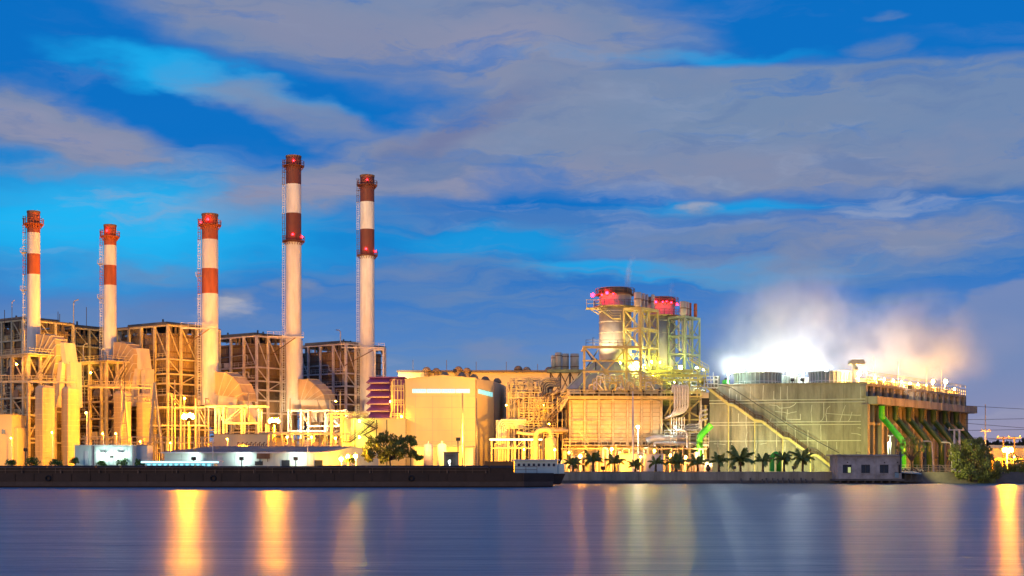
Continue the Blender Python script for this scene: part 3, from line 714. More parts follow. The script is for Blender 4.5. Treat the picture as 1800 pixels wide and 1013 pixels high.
for k in range(6):
    y0_ = 663+k*12.4; q = [W(651,y0_+2,Y+1.1), W(643,y0_+9.5,Y+1.1), W(651,y0_+9.5,Y+1.1)]
    MB().prism(q, [v+Vector((0,6,0)) for v in q]).build('side_hood', purple, t)
pboxo('top_hood', purple, t, 649, 662.4, 712, 664, Y-.3, 9)
t = thing('service_ladder', 'bright orange ladder and platforms between louvres and beige hall', 'ladder', W(697,737,298))
for px in (688,693,699,705,710): member('post', W(px,738,298.5), W(px,668+(px%3)*3,298.5), .17, cream, t)
for py in (679,687,704,712,728,735):
    member('platform', W(686,py,298.5), W(711,py,298.5), .14, cream, t)
for y in (686, 711, 735): MB().rail([W(687,y,298.3), W(710,y,298.3)], 1., .05, .8).build('railing', cream, t)
pipe(t, [(686,736),(686,728),(690,722),(690,668),(695,666)], .13, sodl and cream, 298.2)
# the hall
t = thing('beige_hall', 'big plain beige hall with shallow gable and glowing window strip', 'building', W(780,828,299)); Y = 299
b = MB(); f0 = [W(712,829,Y), W(837,829,Y), W(837,665,Y), W(777,659.5,Y), W(712,667,Y)]
f0 = [Vector((v.x, v.y, max(v.z, GZ))) for v in f0]
bk = [v+Vector((3,26,0)) for v in f0]
b.prism(f0, bk); b.build('wall', wallc, t)
pts = [(PX(837,Y),Y+.05), (PX(868,306),306), (PX(890,326),326), (PX(860,326),326)]
zt_ = PZ(666.5,Y)
MB().ring(pts, GZ, zt_).build('side_wall', wallc, t)
MB().prism([W(711,667.5,Y-.3),W(777,660,Y-.3),W(777,658.8,Y-.3),W(711,666.2,Y-.3)], [v+Vector((3,27,0)) for v in (W(711,667.5,Y-.3),W(777,660,Y-.3),W(777,658.8,Y-.3),W(711,666.2,Y-.3))]).build('roof', cream, t)
MB().prism([W(777,660,Y-.3),W(838,665.6,Y-.3),W(838,664.4,Y-.3),W(777,658.8,Y-.3)], [v+Vector((3,27,0)) for v in (W(777,660,Y-.3),W(838,665.6,Y-.3),W(838,664.4,Y-.3),W(777,658.8,Y-.3))]).build('roof', cream, t)
for k in range(4):
    xa = 725+k*25.6; w_ = thing_part('window', t); pboxo('frame', white, w_, xa-.6, 683.4, xa+24.6, 691.6, Y-.14, .12)
    for j in range(6): pboxo('pane', litw, w_, xa+j*4.05, 684.2, xa+3.5+j*4.05, 690.8, Y-.22, .1)
A0, A1 = W(843,684,Y+1.2), W(866,689.5,305.2)
w_ = thing_part('window', t)
for k in range(8):
    p0 = Vector((PX(839,Y+.4),Y+.4,0)).lerp(Vector((PX(867,305.6),305.6,0)), .06+k*.115); p1 = Vector((PX(839,Y+.4),Y+.4,0)).lerp(Vector((PX(867,305.6),305.6,0)), .06+k*.115+.09)
    o_ = Vector((.05,-.12,0)); zA = PZ(684+k*.5,Y); zB = PZ(691.5+k*.5,Y)
    MB().prism([p0+o_+UZ*zB, p1+o_+UZ*zB, p1+UZ*zB, p0+UZ*zB], [p0+o_+UZ*zA, p1+o_+UZ*zA, p1+UZ*zA, p0+UZ*zA]).build('pane', litw, w_)
pboxo('drain_pipe', rust, t, 836, 668, 837.2, 829, Y-.25, .2)
for k in range(7): 
    py = 684+k*20; pboxo('panel_joint', duct, t, 712.5, py+12.2, 835, py+12.8, Y-.03, .04)
for i, px in enumerate((730,760,794)): 
    pboxo('wall_seam', duct, t, px, 694 if i != 1 else 696, px+.7, 800, Y-.03, .04)
# pipes crossing the side wall
t = thing('wall_pipes', 'three brown bent pipes across the side wall of the beige hall', 'pipes', W(855,730,300))
for k in range(4): pipe(t, [(838,729+k*5,Y-.5),(852,729+k*5,301),(868,722+k*5,303),(880,722+k*5,306)], .2, rust)
# tanks and small shed in front
t = thing('low_store', 'low pale store in front of the beige hall', 'shed', W(780,828,283))
pboxo('wall', wallc, t, 727, 786, 816, 829, 283, 5); pboxo('roof', roofm, t, 726, 783.5, 833, 785.5, 282.6, 8); pboxo('side_wall', white, t, 816.3, 786, 832, 829, 284.5, 4)
for (px, m, lab) in ((753, mat('violet_tank', (.20,.17,.42), .4, var=.15), 'short violet domed tank beside the white one'), (777, white, 'short white domed tank beside the violet one')):
    Y_ = 276; x = PX(px,Y_); r = 8/F*Y_; z = PZ(783,Y_); t = thing('storage_tank', lab, 'tank', (x,Y_,GZ), 'pair of small storage tanks')
    MB().lathe((x,Y_), [(r,GZ),(r,z),(r*.75,z+.25),(r*.3,z+.4),(.05,z+.43)], 24).build('shell', m, t, smooth=True); MB().lathe((x,Y_), [(.12,z+.35),(.12,z+.8)], 8).build('vent', m, t)
    for k in range(3): MB().lathe((x,Y_), [(r+.01,GZ+1+k*1.5),(r+.06,GZ+1+k*1.5),(r+.06,GZ+1.15+k*1.5),(r+.01,GZ+1.15+k*1.5)], 24, cap=False).build('hoop', m, t)
t = thing('dark_kiosk', 'small dark kiosk with greenish lamp before the beige hall', 'kiosk', W(792,828,262)); pboxo('body', roofd, t, 780, 796, 805, 830, 262, 3); pboxo('roof', dark, t, 778.5, 794.6, 806.5, 796, 261.7, 3.6)
pboxo('shutter', dark, t, 784, 800, 801, 828, 261.9, .1)

# turbine hall behind with roof vents
t = thing('turbine_hall', 'long yellow lit turbine hall behind, with thin dark roof', 'building', W(860,828,350)); Y = 350
MB().box((PX(700,Y),Y,GZ),(PX(1040,Y),Y+30,PZ(655,Y))).build('wall', wallc, t)
MB().box((PX(698,Y),Y-1,PZ(655,Y)),(PX(1045,Y),Y+31,PZ(651.5,Y))).build('roof', roofd, t)
for k in range(17): pboxo('wall_panel', wallc, t, 702+k*19.5, 657, 720.5+k*19.5, 700, Y-.1, .1)
def roof_vent(px, py, Y, lab):
    x = PX(px,Y); z = PZ(py,Y); k = 7.5/F*Y
    t = thing('roof_vent', lab, 'roof vent', (x,Y,z-1.6), 'mushroom roof vents')
    MB().lathe((x,Y), [(k*.6,z-2.2),(k*.6,z-.5)], 16).build('neck', boilr, t, smooth=True)
    MB().lathe((x,Y), [(k,z-.7),(k,z-.35),(k*.8,z),(k*.45,z+.35),(.03,z+.42)], 20).build('cap', boilr, t, smooth=True)
for px, py, lab in ((750,648,'mushroom vent at the far left of the turbine hall roof'),(767,650,'small mushroom vent second on the turbine hall roof'),(806,647,'tallest mushroom vent on the turbine hall roof'),(821,649.5,'mushroom vent just right of the tallest one'),
        (911,646,'mushroom vent above the pipe rack, left one'),(926,648,'mushroom vent above the pipe rack, right one'),(965,648,'mushroom vent beside the four silos')): roof_vent(px, py, 349 if px < 900 else 352, lab)
for px, py, lab in ((782,657,'mushroom vent on the gable top of the beige hall'),(812,658,'mushroom vent on the right slope of the beige hall roof'),(833,661,'mushroom vent near the right eave of the beige hall'),(853,665,'mushroom vent on the side wing roof, left'),(874,668,'mushroom vent at the end of the side wing roof')): roof_vent(px, py, 308 if px < 840 else 318, lab)
for i, (px, py0, Y_) in enumerate(((726,633,349),(785,633,349),(837,636,349),(890,636,349),(945,640,349),(102,548,345),(105,552,346),(152,540,350),(8,545,330))):
    p = MB().bar(W(px,(655 if Y_==349 else 580),Y_), W(px,py0,Y_), .12); q = p.build('lightning_rod', dark)
    tag(q, ['thin lightning rod at the left end of the turbine hall roof','thin lightning rod above the gable of the beige hall','thin lightning rod above the right corner of the beige hall','thin lightning rod above the tall pipe rack','thin lightning rod left of the four silos','left of two thin rods between the two left chimneys','right of two thin rods between the two left chimneys','tall thin rod just left of the second chimney','thin rod at the top left corner of the plant'][i], 'lightning rod', 'lightning rods on the roofs')
# four silos
for i, (px, w_, py) in enumerate(((973,8,625),(981.5,12,620),(994,12,622),(1010,15,622))):
    Y_ = 330; x = PX(px,Y_); r = w_/2/F*Y_; z0, z1 = PZ(652,Y_), PZ(py,Y_)
    t = thing('silo', ['narrow leftmost silo of four above the pipe rack','tall second silo of four above the pipe rack','third silo of four with diagonal band','widest rightmost silo of four'][i], 'silo', (x,Y_,z0), 'four upright silos')
    MB().lathe((x,Y_), [(r,z0),(r,z1-.15),(r*.9,z1)], 20).build('shell', duct, t, smooth=True)
    for k in (.2,.8): MB().lathe((x,Y_), [(r,z0+(z1-z0)*k),(r+.06,z0+(z1-z0)*k),(r+.06,z0+(z1-z0)*k+.2),(r,z0+(z1-z0)*k+.2)], 20, cap=False).build('hoop', rust, t)
t = thing('silo_platform', 'dark braced steel platform carrying the four silos', 'steel platform', W(994,700,329))
member('beam', W(962,652.5,326), W(1030,652.5,326), .7, ochre, t); pboxo('deck', ochre, t, 962, 651.6, 1030, 652.6, 326.5, 7)
for px in (968,985,1002,1022): member('column', Vector((PX(px,327),327,GZ)), W(px,653,327), .4, rust, t)
for px in (968,985,1002): member('brace', W(px,690,327), W(px+17,655,327), .22, rust, t); member('brace', W(px+17,690,327), W(px,655,327), .22, rust, t)

# ------------------------------------------------------------------ pipe racks between hall and recovery boiler
t = pframe('pipe_rack', 'tall yellow lit pipe rack right of the beige hall', 'pipe rack', [(899,666),(907,668),(930,664),(935,664),(949,668)],
      [(896,952,666),(896,936,676),(896,952,684),(896,950,700),(896,950,720),(899,935,742)], [(907,668,930,700),(935,700,949,720)], 302, cream, .36, D=7)
for i, px in enumerate((902,904.5,913,918,924,928,940,944,946)): pipe(t, [(px,828),(px,690+(i*13)%30),(px+((i%3)-1)*9,690+(i*13)%30),(px+((i%3)-1)*9,672)], .13+.04*(i%3), [cream,pipem,rust][i%3], 303+(i%4))
for k, (px, py) in enumerate(((911,690),(920,688))): 
    MB().lathe((PX(px,301),301), [(.45,PZ(735,301)),(.45,PZ(py,301)),(.2,PZ(py-2,301))], 14).build('vessel', cream, t, smooth=True)
for i in range(16):
    r_ = random.Random(i+40); px = r_.uniform(897,945); py = r_.uniform(675,735)
    pboxo('valve_box', r_.choice([boild,rust,cream,boilr]), t, px, py, px+r_.uniform(2,8), py+r_.uniform(2,7), 304+r_.uniform(0,3), 1.5)
for py in (684,700,720,742): MB().rail([W(897,py,301.6), W(950,py,301.6)], 1.2, .06, 1.2).build('railing', cream, t)
t = thing('bent_pipes', 'four nested bent pipes turning down beside the beige hall', 'pipes', W(900,828,292))
for k in range(5): pipe(t, [(925,738.5+k*3.4),(881+k*2.2,738.5+k*3.4),(877+k*3,745+k*3),(877+k*3,829)], .24, pale, 292+k*.3)
t = thing('pale_column', 'pale square column where nested pipes turn down', 'column', W(874,828,293)); pboxo('shaft', pale, t, 872, 740, 880, 829, 293, 1.4); pboxo('cap', pale, t, 871.5, 738.6, 881, 740, 292.9, 1.6)
t = pframe('pipe_rack', 'low lit pipe rack below the nested bent pipes', 'pipe rack', [(864,772),(893,772),(905,772),(922,772),(934,772),(955,772)],
      [(860,960,772),(864,958,788)], [(905,788,922,772)], 290, cream, .3, D=4)
member('light_strip', W(861,773,289), W(953,773,289), .3, mat('strip_light', (1,.75,.4), emit=5), t)
for i in range(16): pipe(t, [(870+i*6,829),(870+i*6,779+(i*7)%11),(877+i*5.6,779+(i*7)%11)], .12+.05*(i%3), [cream,pipem,pale][i%3], 291+(i%3))
t = thing('arch_pipe', 'fat lit pipe arching over and stepping down to the right', 'pipe', W(960,828,287))
pipe(t, [(942,829),(942,764),(947,757),(962,755),(969,760),(969,768)], .55, cream, 287, 12, 1.6); pipe(t, [(969,757),(1003,757),(1018,771),(1040,771)], .4, cream, 287.5, 12, 1.5)
pipe(t, [(908,760),(930,763),(950,763)], .35, cream, 290, 10)
t = thing('pressure_vessel', 'upright domed pressure vessel glowing under the arch pipe', 'vessel', W(968,828,284))
x = PX(968,284); MB().lathe((x,284), [(1.15,GZ+.6),(1.15,PZ(773,284)),(.95,PZ(770,284)),(.5,PZ(768,284)),(.05,PZ(767.4,284))], 22).build('shell', cream, t, smooth=True)
for k in range(4): a = k*math.pi/2+.7; MB().bar((x+math.cos(a),284+math.sin(a),GZ), (x+math.cos(a),284+math.sin(a),GZ+.9), .2).build('leg', cream, t)
pipe(t, [(968,768),(968,760)], .2, cream, 284); MB().rail([(x-1.5,282.6,PZ(771,284)),(x+1.5,282.6,PZ(771,284))], 1).build('railing', cream, t)
t = pframe('pipe_rack', 'upper pipe rack left of the panelled recovery boiler', 'pipe rack', [(935,697),(952,697),(962,697),(980,697),(995,694)],
      [(932,998,698),(932,997,706),(955,997,716),(955,998,738),(955,998,752)], [(958,738,995,697),(955,752,985,760)], 296, cream, .3, D=6)
for k in range(5): pipe(t, [(934,702+k*3),(951+k*2.6,702+k*3),(955+k*2.6,706+k*3),(955+k*2.6,760)], .16, [cream,pale][k%2], 295+k*.3)
for k in range(4): pipe(t, [(949+k*4,696),(949+k*4,676-k*2+k*4),(957+k*3,666+k*4),(985,666+k*4.2)], .22, cream, 300+k*.4)
for i in range(18):
    r_ = random.Random(i+90); px = r_.uniform(936,990); py = r_.uniform(674,756)
    pboxo('valve_box', r_.choice([boild,rust,cream,boilr,greend]), t, px, py, px+r_.uniform(2,8), py+r_.uniform(2,8), 299+r_.uniform(0,3), 1.5)
for a_, c_ in (((960,735),(998,697)),((966,741),(1003,701))):
    b = MB().bar(W(*a_,294), W(*c_,294), .3); b.rail([W(*a_,293.9), W(*c_,293.9)], 1.2, .06); b.build('stair_flight', cream, t)

# ------------------------------------------------------------------ heat recovery boilers (right of centre)
Y = 287
t = thing('recovery_boiler', 'wide recovery boiler with glowing panelled wall and steel portal', 'boiler', W(1082,828,Y))
MB().box((PX(999,Y),Y,PZ(785,Y)),(PX(1163,Y),Y+16,PZ(688,Y))).build('casing', girtm, t)
MB().box((PX(1003,Y),Y+2,GZ),(PX(1160,Y),Y+15,PZ(785,Y))).build('plinth', wallc, t)
cols = [1002,1028,1053,1077.5,1103,1128,1145,1162]
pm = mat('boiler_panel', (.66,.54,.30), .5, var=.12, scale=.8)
for i in range(7):
    member('buckstay', W(cols[i],786,Y-.25), W(cols[i],688,Y-.25), .42, cream, t)
    for j in range(10):
        y0_ = 703+j*7.4
        pboxo('wall_panel', pm, t, cols[i]+2.4, y0_, cols[i+1]-2.4, y0_+6.9, Y-.12+.02*((i*3+j)%3), .15)
member('buckstay', W(1162,786,Y-.25), W(1162,688,Y-.25), .5, cream, t)
for py in (704,739.5,764): member('girt', W(1000,py,Y-.5), W(1163,py,Y-.5), .18, cream, t)
# walkways
for py, x0_, x1_ in ((696,986,1236),(782,990,1246)):
    pboxo('walkway', ochre if py == 696 else cream, t, x0_, py, x1_, py+1.6, Y-2.2, 2)
    MB().rail([W(x0_,py,Y-2.1), W(x1_,py,Y-2.1)], 1.15, .06, 1.3).build('railing', cream, t)
member('girder', W(1000,699.5,Y-1.8), W(1190,700,Y-1.8), .55, ochre, t)
b = MB().bar(W(985,722,Y-2), W(1001,696,Y-2), .3); b.rail([W(985,722,Y-2.2), W(1001,696,Y-2.2)], 1.1, .06); b.build('stair_flight', cream, t)
b = MB().bar(W(1016,756,Y-2), W(1034,780,Y-2), .3); b.rail([W(1016,756,Y-2.2), W(1034,780,Y-2.2)], 1.1, .06); b.build('stair_flight', cream, t)
# sloping hood and the flange boxes under it
for (pc, Yc, x0_, x1_, py0, py1, xa, xb) in ((1081,Y+13,995,1163,684,636,1052,1110),):
    k = Y
    ba = [W(x0_,py0,Y), W(x1_,py0,Y), W(x1_,py0,Y)+Vector((0,17,0)), W(x0_,py0,Y)+Vector((0,17,0))]
    tp = [W(xa-8,py1,Y+7), W(xb+8,py1,Y+7), W(xb+8,py1,Y+7)+Vector((0,7,0)), W(xa-8,py1,Y+7)+Vector((0,7,0))]
    MB().prism(ba, tp).build('hood', duct, t)
    for i in range(9):
        f_ = i/8; p0 = ba[0].lerp(ba[1], f_); p1 = tp[0].lerp(tp[1], f_); o_ = Vector((0,-.1,.1)); member('hood_rib', p0+o_, p1+o_, .2, duct, t)
for k in range(6): pboxo('flange_box', wallc, t, 998+k*27.5, 685, 1019+k*27.5, 692.5, Y-.3, 3); pboxo('bracket', dark, t, 1021+k*27.5, 682.5, 1024+k*27.5, 691, Y-.6, 1)
# portal frame in front
for px in (1027, 1101, 1126): member('portal_column', W(px,690,Y-.9), W(px,609,Y-.9), .5 if px != 1027 else .45, ochre, t, side=(1,0,0))
for py, w_ in ((610.5,.5),(634.5,.32),(653.5,.4)): member('portal_beam', W(1024,py,Y-1), W(1128,py,Y-1), w_, ochre, t)
for q in ((1029,613,1063,650),(1100,613,1067,650),(1063,656,1034,690),(1067,656,1096,690)): member('brace', W(q[0],q[1],Y-1.3), W(q[2],q[3],Y-1.3), .26, ochre, t)
MB().prism([W(1065+5.5*math.cos(a),654+5.5*math.sin(a),Y-1.5) for a in [k*math.pi/4+.39 for k in range(8)]], [W(1065+5.5*math.cos(a),654+5.5*math.sin(a),Y-1.2) for a in [k*math.pi/4+.39 for k in range(8)]]).build('gusset', ochre, t)
for px in (1027,1101): 
    member('portal_column', W(px,690,Y+9), W(px,612,Y+9), .4, dark, t); member('portal_beam', W(px,610.5,Y-.9), W(px,610.5,Y-.9)+Vector((0,10,0)), .3, ochre, t)
member('brace', W(1029,650,Y+9), W(1052,614,Y+9), .25, dark, t); member('brace', W(1029,614,Y+9), W(1052,650,Y+9), .25, dark, t)
MB().rail([W(1030,608,Y+4), W(1100,608,Y+4)], 1.2, .05).build('railing', dark, t)
MB().bar(W(1042,608,Y), W(1042,594,Y), .1).bar(W(1042,594.3,Y), W(1045,594.3,Y), .1).build('hoist_arm', dark, t)

def stack(cx, Y, w, pys, label, base_py, right):
    X = PX(cx,Y); r = w/2/F*Y; z = lambda p: PZ(p,Y); t = thing('exhaust_stack', label, 'exhaust stack', (X,Y,z(base_py)), 'two wide exhaust stacks')
    top, rim, ring, base = pys
    MB().lathe((X,Y), [(r,z(base)),(r,z(ring)),(r*.99,z(ring)),(r*.99,z(rim))], 36, cap=False).build('shell', duct, t, smooth=True)
    MB().lathe((X,Y), [(r*1.0,z(rim)),(r*1.04,z(rim)),(r*1.04,z(top+1.5)),(r*.98,z(top)),(r*.9,z(top)),(r*.9,z(rim))], 36, cap=False).build('rim', boild, t, smooth=True)
    MB().lathe((X,Y), [(.02,z(top+3)),(r*.92,z(top+3))], 24, cap=False).build('flue_opening', blackm, t)
    for py, wd, mm in ((rim,.7,rust),(ring,1.1,ochre)):
        zr = z(py); g = thing_part('gallery', t); MB().lathe((X,Y), [(r,zr-.2),(r+wd,zr-.2),(r+wd,zr),(r,zr)], 32, cap=False).build('deck', mm, g)
        b = MB()
        for k in range(26):
            a = k*math.pi/13; a2 = a+math.pi/13; c = Vector((X+(r+wd)*math.cos(a),Y+(r+wd)*math.sin(a),zr)); d = Vector((X+(r+wd)*math.cos(a2),Y+(r+wd)*math.sin(a2),zr))
            b.bar(c, c+UZ*1.15, .08); b.bar(c+UZ*1.15, d+UZ*1.15, .08); b.bar(c+UZ*.6, d+UZ*.6, .06)
        b.build('railing', rust, g)
    for k in range(5):
        zr = z(ring)+(z(base)-z(ring))*(k+.5)/5; MB().lathe((X,Y), [(r,zr),(r+.08,zr),(r+.08,zr+.15),(r,zr+.15)], 36, cap=False).build('stiffening_ring', duct, t)
    return t, X, r
t, X, r = stack(1081.5, 298, 57, (508,518,540,634), 'larger nearer exhaust stack with red lamps on its rim', 634, 0)
pboxo('landing', ochre, t, 1031, 540.5, 1056, 542, 295, 3); MB().rail([W(1031,540.5,295),W(1056,540.5,295)], 1.6, .05).build('railing', ochre, t)
b = MB()
for q in ((1034,542,1053,553),(1044,542,1056,550)): b.bar(W(q[0],q[1],295), W(q[2],q[3],295), .2)
b.build('bracket', ochre, t)
b = MB().bar(W(1052,541,294), W(1076,560,294), .25).bar(W(1076,560.5,294), W(1091,560.5,294), .3); b.rail([W(1052,541,293.9),W(1076,560,293.9),W(1091,560,293.9)], 1.1, .05); b.build('stair_flight', ochre, t)
for px, py, s in ((1042,519,.42),(1067,515,.36),(1078,516,.2),(1058,518.5,.2)):
    g = thing_part('aviation_light', t); Yl = 294.5 if px > 1050 else 296.5
    MB().bar(W(px,py+1,Yl+.3), W(px,py+5,Yl+.6), .12).build('bracket', dark, g); ball('red_lamp', W(px,py,Yl-.2), s, redhi, g)
MB().bar(W(1040,521,296.6), W(1056,520,296.6), .2).build('lamp_arm', rust, t)
t, X, r = stack(1160, 314, 54, (524.5,534,556,662), 'smaller farther exhaust stack half hidden by a steel tower', 662, 0)
for px, py, s in ((1153,531,.3),(1165,531,.2),(1180,532,.2),(1190,535,.26),(1172,530,.14)):
    g = thing_part('aviation_light', t); MB().bar(W(px,py+1,310), W(px,py+4,310.5), .12).build('bracket', dark, g); ball('red_lamp', W(px,py,309.8), s, redhi, g)

def tower(xl, xc, xr, pys, Y, label, bot, sil, m):
    t = thing('silencer_tower', label, 'steel tower', W(xc, bot, Y), 'two braced towers carrying silencers')
    L = (xc-xl)/F*Y/.74; Rr = (xr-xc)/F*Y/.52
    C = Vector((PX(xc,Y), Y, 0)); P = lambda s, q, z: C-AX*s+BX*q+UZ*z
    zs = [PZ(p,Y) for p in pys]; zb = PZ(bot,Y)
    for s, q in ((0,0),(L,0),(0,Rr),(L,Rr),(0,Rr*.5)): member('column', P(s,q,zb), P(s,q,zs[0]), .36, m, t, side=AX)
    for z in zs:
        for p_, q_ in (((0,0),(L,0)),((0,0),(0,Rr)),((L,0),(L,Rr)),((0,Rr),(L,Rr))): member('beam', P(*p_,z), P(*q_,z), .3, m, t, h=.42)
    lv = zs+[zb]
    for a_, b_ in zip(lv, lv[1:]):
        member('brace', P(0,0,a_), P(L,0,b_), .16, m, t); member('brace', P(L,0,a_), P(0,0,b_), .16, m, t)
        member('brace', P(0,0,a_), P(0,Rr*.5,b_), .18, m, t); member('brace', P(0,Rr*.5,b_), P(0,Rr,a_), .18, m, t)
        member('brace', P(L,0,a_), P(L,Rr,b_), .16, m, t); member('brace', P(0,Rr,b_), P(L,Rr,a_), .16, m, t)
    MB().ring([P(-.2,-.2,0),P(-.2,Rr+.2,0),P(L+.2,Rr+.2,0),P(L+.2,-.2,0)], zs[0]+.2, zs[0]+.3).build('deck', m, t)
    for k in range(4):
        q = Rr*(k+.5)/4; pipe(t, [P(L*.5,q,zs[0]), P(L*.5,q,zs[1]-1), P(L*.4,q*.8,zs[2])], .22, duct)
    for i, (px, py, w_, red) in enumerate(sil):
        q = Rr*(.08+.84*i/(len(sil)-1)); Ys = Y+q*.8; x = PX(px,Ys); rr = w_/2/F*Ys; z0 = zs[0]+.3
        s = thing('silencer', ['first silencer cylinder, nearest the stack,','second silencer cylinder','third silencer cylinder','outermost silencer cylinder, set apart,'][i]+(' on the nearer tower' if Y < 300 else ' on the farther tower'), 'silencer', (x,Ys,z0), 'upright silencers on the towers')
        MB().lathe((x,Ys), [(rr*.6,z0),(rr,z0+.3),(rr,PZ(py,Ys)-.1),(rr*.9,PZ(py,Ys))], 18).build('shell', chim_r if red else duct, s, smooth=True)
        MB().lathe((x,Ys), [(rr,z0+1.5),(rr+.05,z0+1.5),(rr+.05,z0+1.7),(rr,z0+1.7)], 18, cap=False).build('hoop', rust, s)
tower(1101, 1126, 1157, (542,577,609.5,653), 291, 'nearer green lit braced tower between the two exhaust stacks', 688, [(1121,514,13,0),(1131,516,6,0),(1137,518,5,0),(1147.5,518,6,0)], ochre)
tower(1180, 1204, 1232, (557,590,622,655), 308, 'farther green braced tower right of the smaller stack', 688, [(1201,530,12,0),(1209,531,6,0),(1213,533,5,1),(1222.5,534,6,1)], greenst := mat('green_grey_steel', (.30,.36,.22), .55))
# casing of the farther unit fills the gap towards the cooling tower
t = thing('recovery_boiler', 'dark casing of the farther recovery boiler left of the cooling tower', 'boiler', W(1205,828,304))
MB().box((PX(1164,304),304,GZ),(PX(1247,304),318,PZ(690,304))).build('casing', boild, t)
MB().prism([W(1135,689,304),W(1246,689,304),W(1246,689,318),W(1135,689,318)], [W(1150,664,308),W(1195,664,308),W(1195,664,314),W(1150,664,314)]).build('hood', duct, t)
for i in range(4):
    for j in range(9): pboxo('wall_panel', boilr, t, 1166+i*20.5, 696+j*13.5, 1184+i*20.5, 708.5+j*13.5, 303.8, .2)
t = thing('equipment_block', 'dark plant core behind the tall pipe racks', 'machinery', W(945,828,314))
for k, (a_, c_, y_) in enumerate(((895,920,676),(921,948,684),(949,972,672),(973,999,690))):
    pboxo('block', boild if k % 2 else rust, t, a_, y_, c_, 829, 314+k%2, 8)
    for j in range(6): pboxo('block_panel', [boilr,rust,boild][(j+k)%3], t, a_+2+(j%2)*11, y_+4+j*22, a_+10+(j%2)*11, y_+20+j*22, 313.8+k%2, .3)
r_ = random.Random(9)
t = thing('pipe_cluster', 'tangle of lit pipes and small platforms on the sloping hood', 'pipes', W(1080,684,285))
for i in range(22):
    px = r_.uniform(1035,1160); py = r_.uniform(655,682); pipe(t, [(px,686),(px,py),(px+r_.uniform(5,16),py),(px+r_.uniform(8,20),686)], r_.uniform(.08,.2), r_.choice([cream,ochre,pipem,white]), 285+r_.uniform(-.5,.8))
for x0_, x1_, py in ((1050,1092,672),(1108,1160,668),(1108,1150,680),(1128,1165,674)):
    member('platform', W(x0_,py,285), W(x1_,py,285), .22, ochre, t); MB().rail([W(x0_,py,284.8), W(x1_,py,284.8)], 1.1, .06, 1.).build('railing', ochre, t)
t = thing('pipe_cluster', 'tangle of lit pipes and valves between hall and panelled boiler', 'pipes', W(940,760,288))
for i in range(44):
    px = r_.uniform(893,990); py = r_.uniform(690,765); pipe(t, [(px,py+r_.uniform(8,30)),(px,py),(px+r_.uniform(4,20),py),(px+r_.uniform(6,22),py-r_.uniform(4,14))], r_.uniform(.07,.2), r_.choice([cream,ochre,boilr,rust,rust,boild]), 292+r_.uniform(0,4))
for i in range(9):
    py = 690+i*9; x0_ = r_.uniform(893,930); x1_ = x0_+r_.uniform(25,60); member('platform', W(x0_,py,292.5), W(min(x1_,995),py,292.5), .2, cream, t); MB().rail([W(x0_,py,292.3), W(min(x1_,995),py,292.3)], 1.1, .05, 1.1).build('railing', cream, t)
for i in range(12): px = 895+i*8.5; member('post', Vector((PX(px,292.6),292.6,GZ)), W(px,688+(i*7)%20,292.6), .18, cream, t)
# deck between the units with machinery
t = thing('machine_deck', 'yellow green lit machinery deck between the exhaust towers', 'platform', W(1180,690,296))
for x0_, x1_, py, w_ in ((1104,1218,652.5,.5),(1128,1226,659,.35),(1150,1246,668,.4),(1180,1246,661,.35),(1150,1240,690,.5),(1060,1180,676,.2)): member('beam', W(x0_,py,296), W(x1_,py,296), w_, ochre, t); member('beam', W(x0_,py,302), W(x1_,py,302), w_, ochre, t)
for x0_, x1_, py in ((1130,1200,652),(1180,1246,660),(1150,1240,668),(1104,1160,632)): MB().rail([W(x0_,py,295.5), W(x1_,py,295.5)], 1.2, .06, 1.1).build('railing', ochre, t)
for px in (1108,1118,1133,1145,1158,1172,1185,1199,1212,1226,1240): member('post', W(px,700,297+px%4), W(px,650+px%7,297+px%4), .22, ochre, t)
r_ = random.Random(77)
for i in range(46):
    px = r_.uniform(1106,1234); py = r_.uniform(640,688) if px < 1180 else r_.uniform(662,690); w_ = r_.uniform(2,9)
    pboxo('equipment_box', r_.choice([cream,white,pipem,boilr,ochre,greenst]), t, px, py, px+w_, py+r_.uniform(2,8), 298+r_.uniform(0,6), 1.5)
for i in range(26):
    px = r_.uniform(1106,1225); py = r_.uniform(645,680); pipe(t, [(px,py+r_.uniform(6,18)),(px,py),(px+r_.uniform(6,18),py),(px+r_.uniform(10,22),py+r_.uniform(5,14))], r_.uniform(.08,.22), r_.choice([cream,pipem,ochre,white]), 297+r_.uniform(0,3))
for q in ((1134,627,1170,645),(1212,632,1246,653)):
    b = MB().bar(W(q[0],q[1],295), W(q[2],q[3],295), .35); b.rail([W(q[0],q[1],294.8),W(q[2],q[3],294.8)], 1.1, .06); b.build('stair_flight', ochre, t)
# curved header pipes
t = thing('header_pipes', 'six pale header pipes looping over and sweeping left below', 'pipes', W(1195,740,284))
for k in range(6):
    px = 1183+k*4.6; pipe(t, [(px-1,690),(px-1,681),(px+1,676+k*.3),(px+3.2,681),(px+3.2,722-k*1.5),(px-4,731-k*1.2),(1169+k*2.6,736-k*.9)], .23, pipem, 284+k*.15, 10, .8)
    pipe(t, [(1180+k*4.6,734),(1180+k*4.6,768)], .12, pale, 285)
t = thing('pipe_tower', 'braced steel frame of pipes left of the cooling tower', 'steel frame', W(1200,828,289))
for px in (1163,1178,1212,1232,1240): member('column', Vector((PX(px,289),289,GZ)), W(px,698,289), .42 if px != 1178 else .25, [cream,pale,ochre,ochre,ochre][(px//7)%5], t, side=(1,0,0))
for py in (702,738,760): member('beam', W(1163,py,289), W(1244,py,289), .35, ochre, t)
for q in ((1168,732,1186,702),(1192,740,1232,702),(1206,722,1236,737),(1165,742,1180,760)): member('brace', W(q[0],q[1],288.7), W(q[2],q[3],288.7), .3, ochre, t)
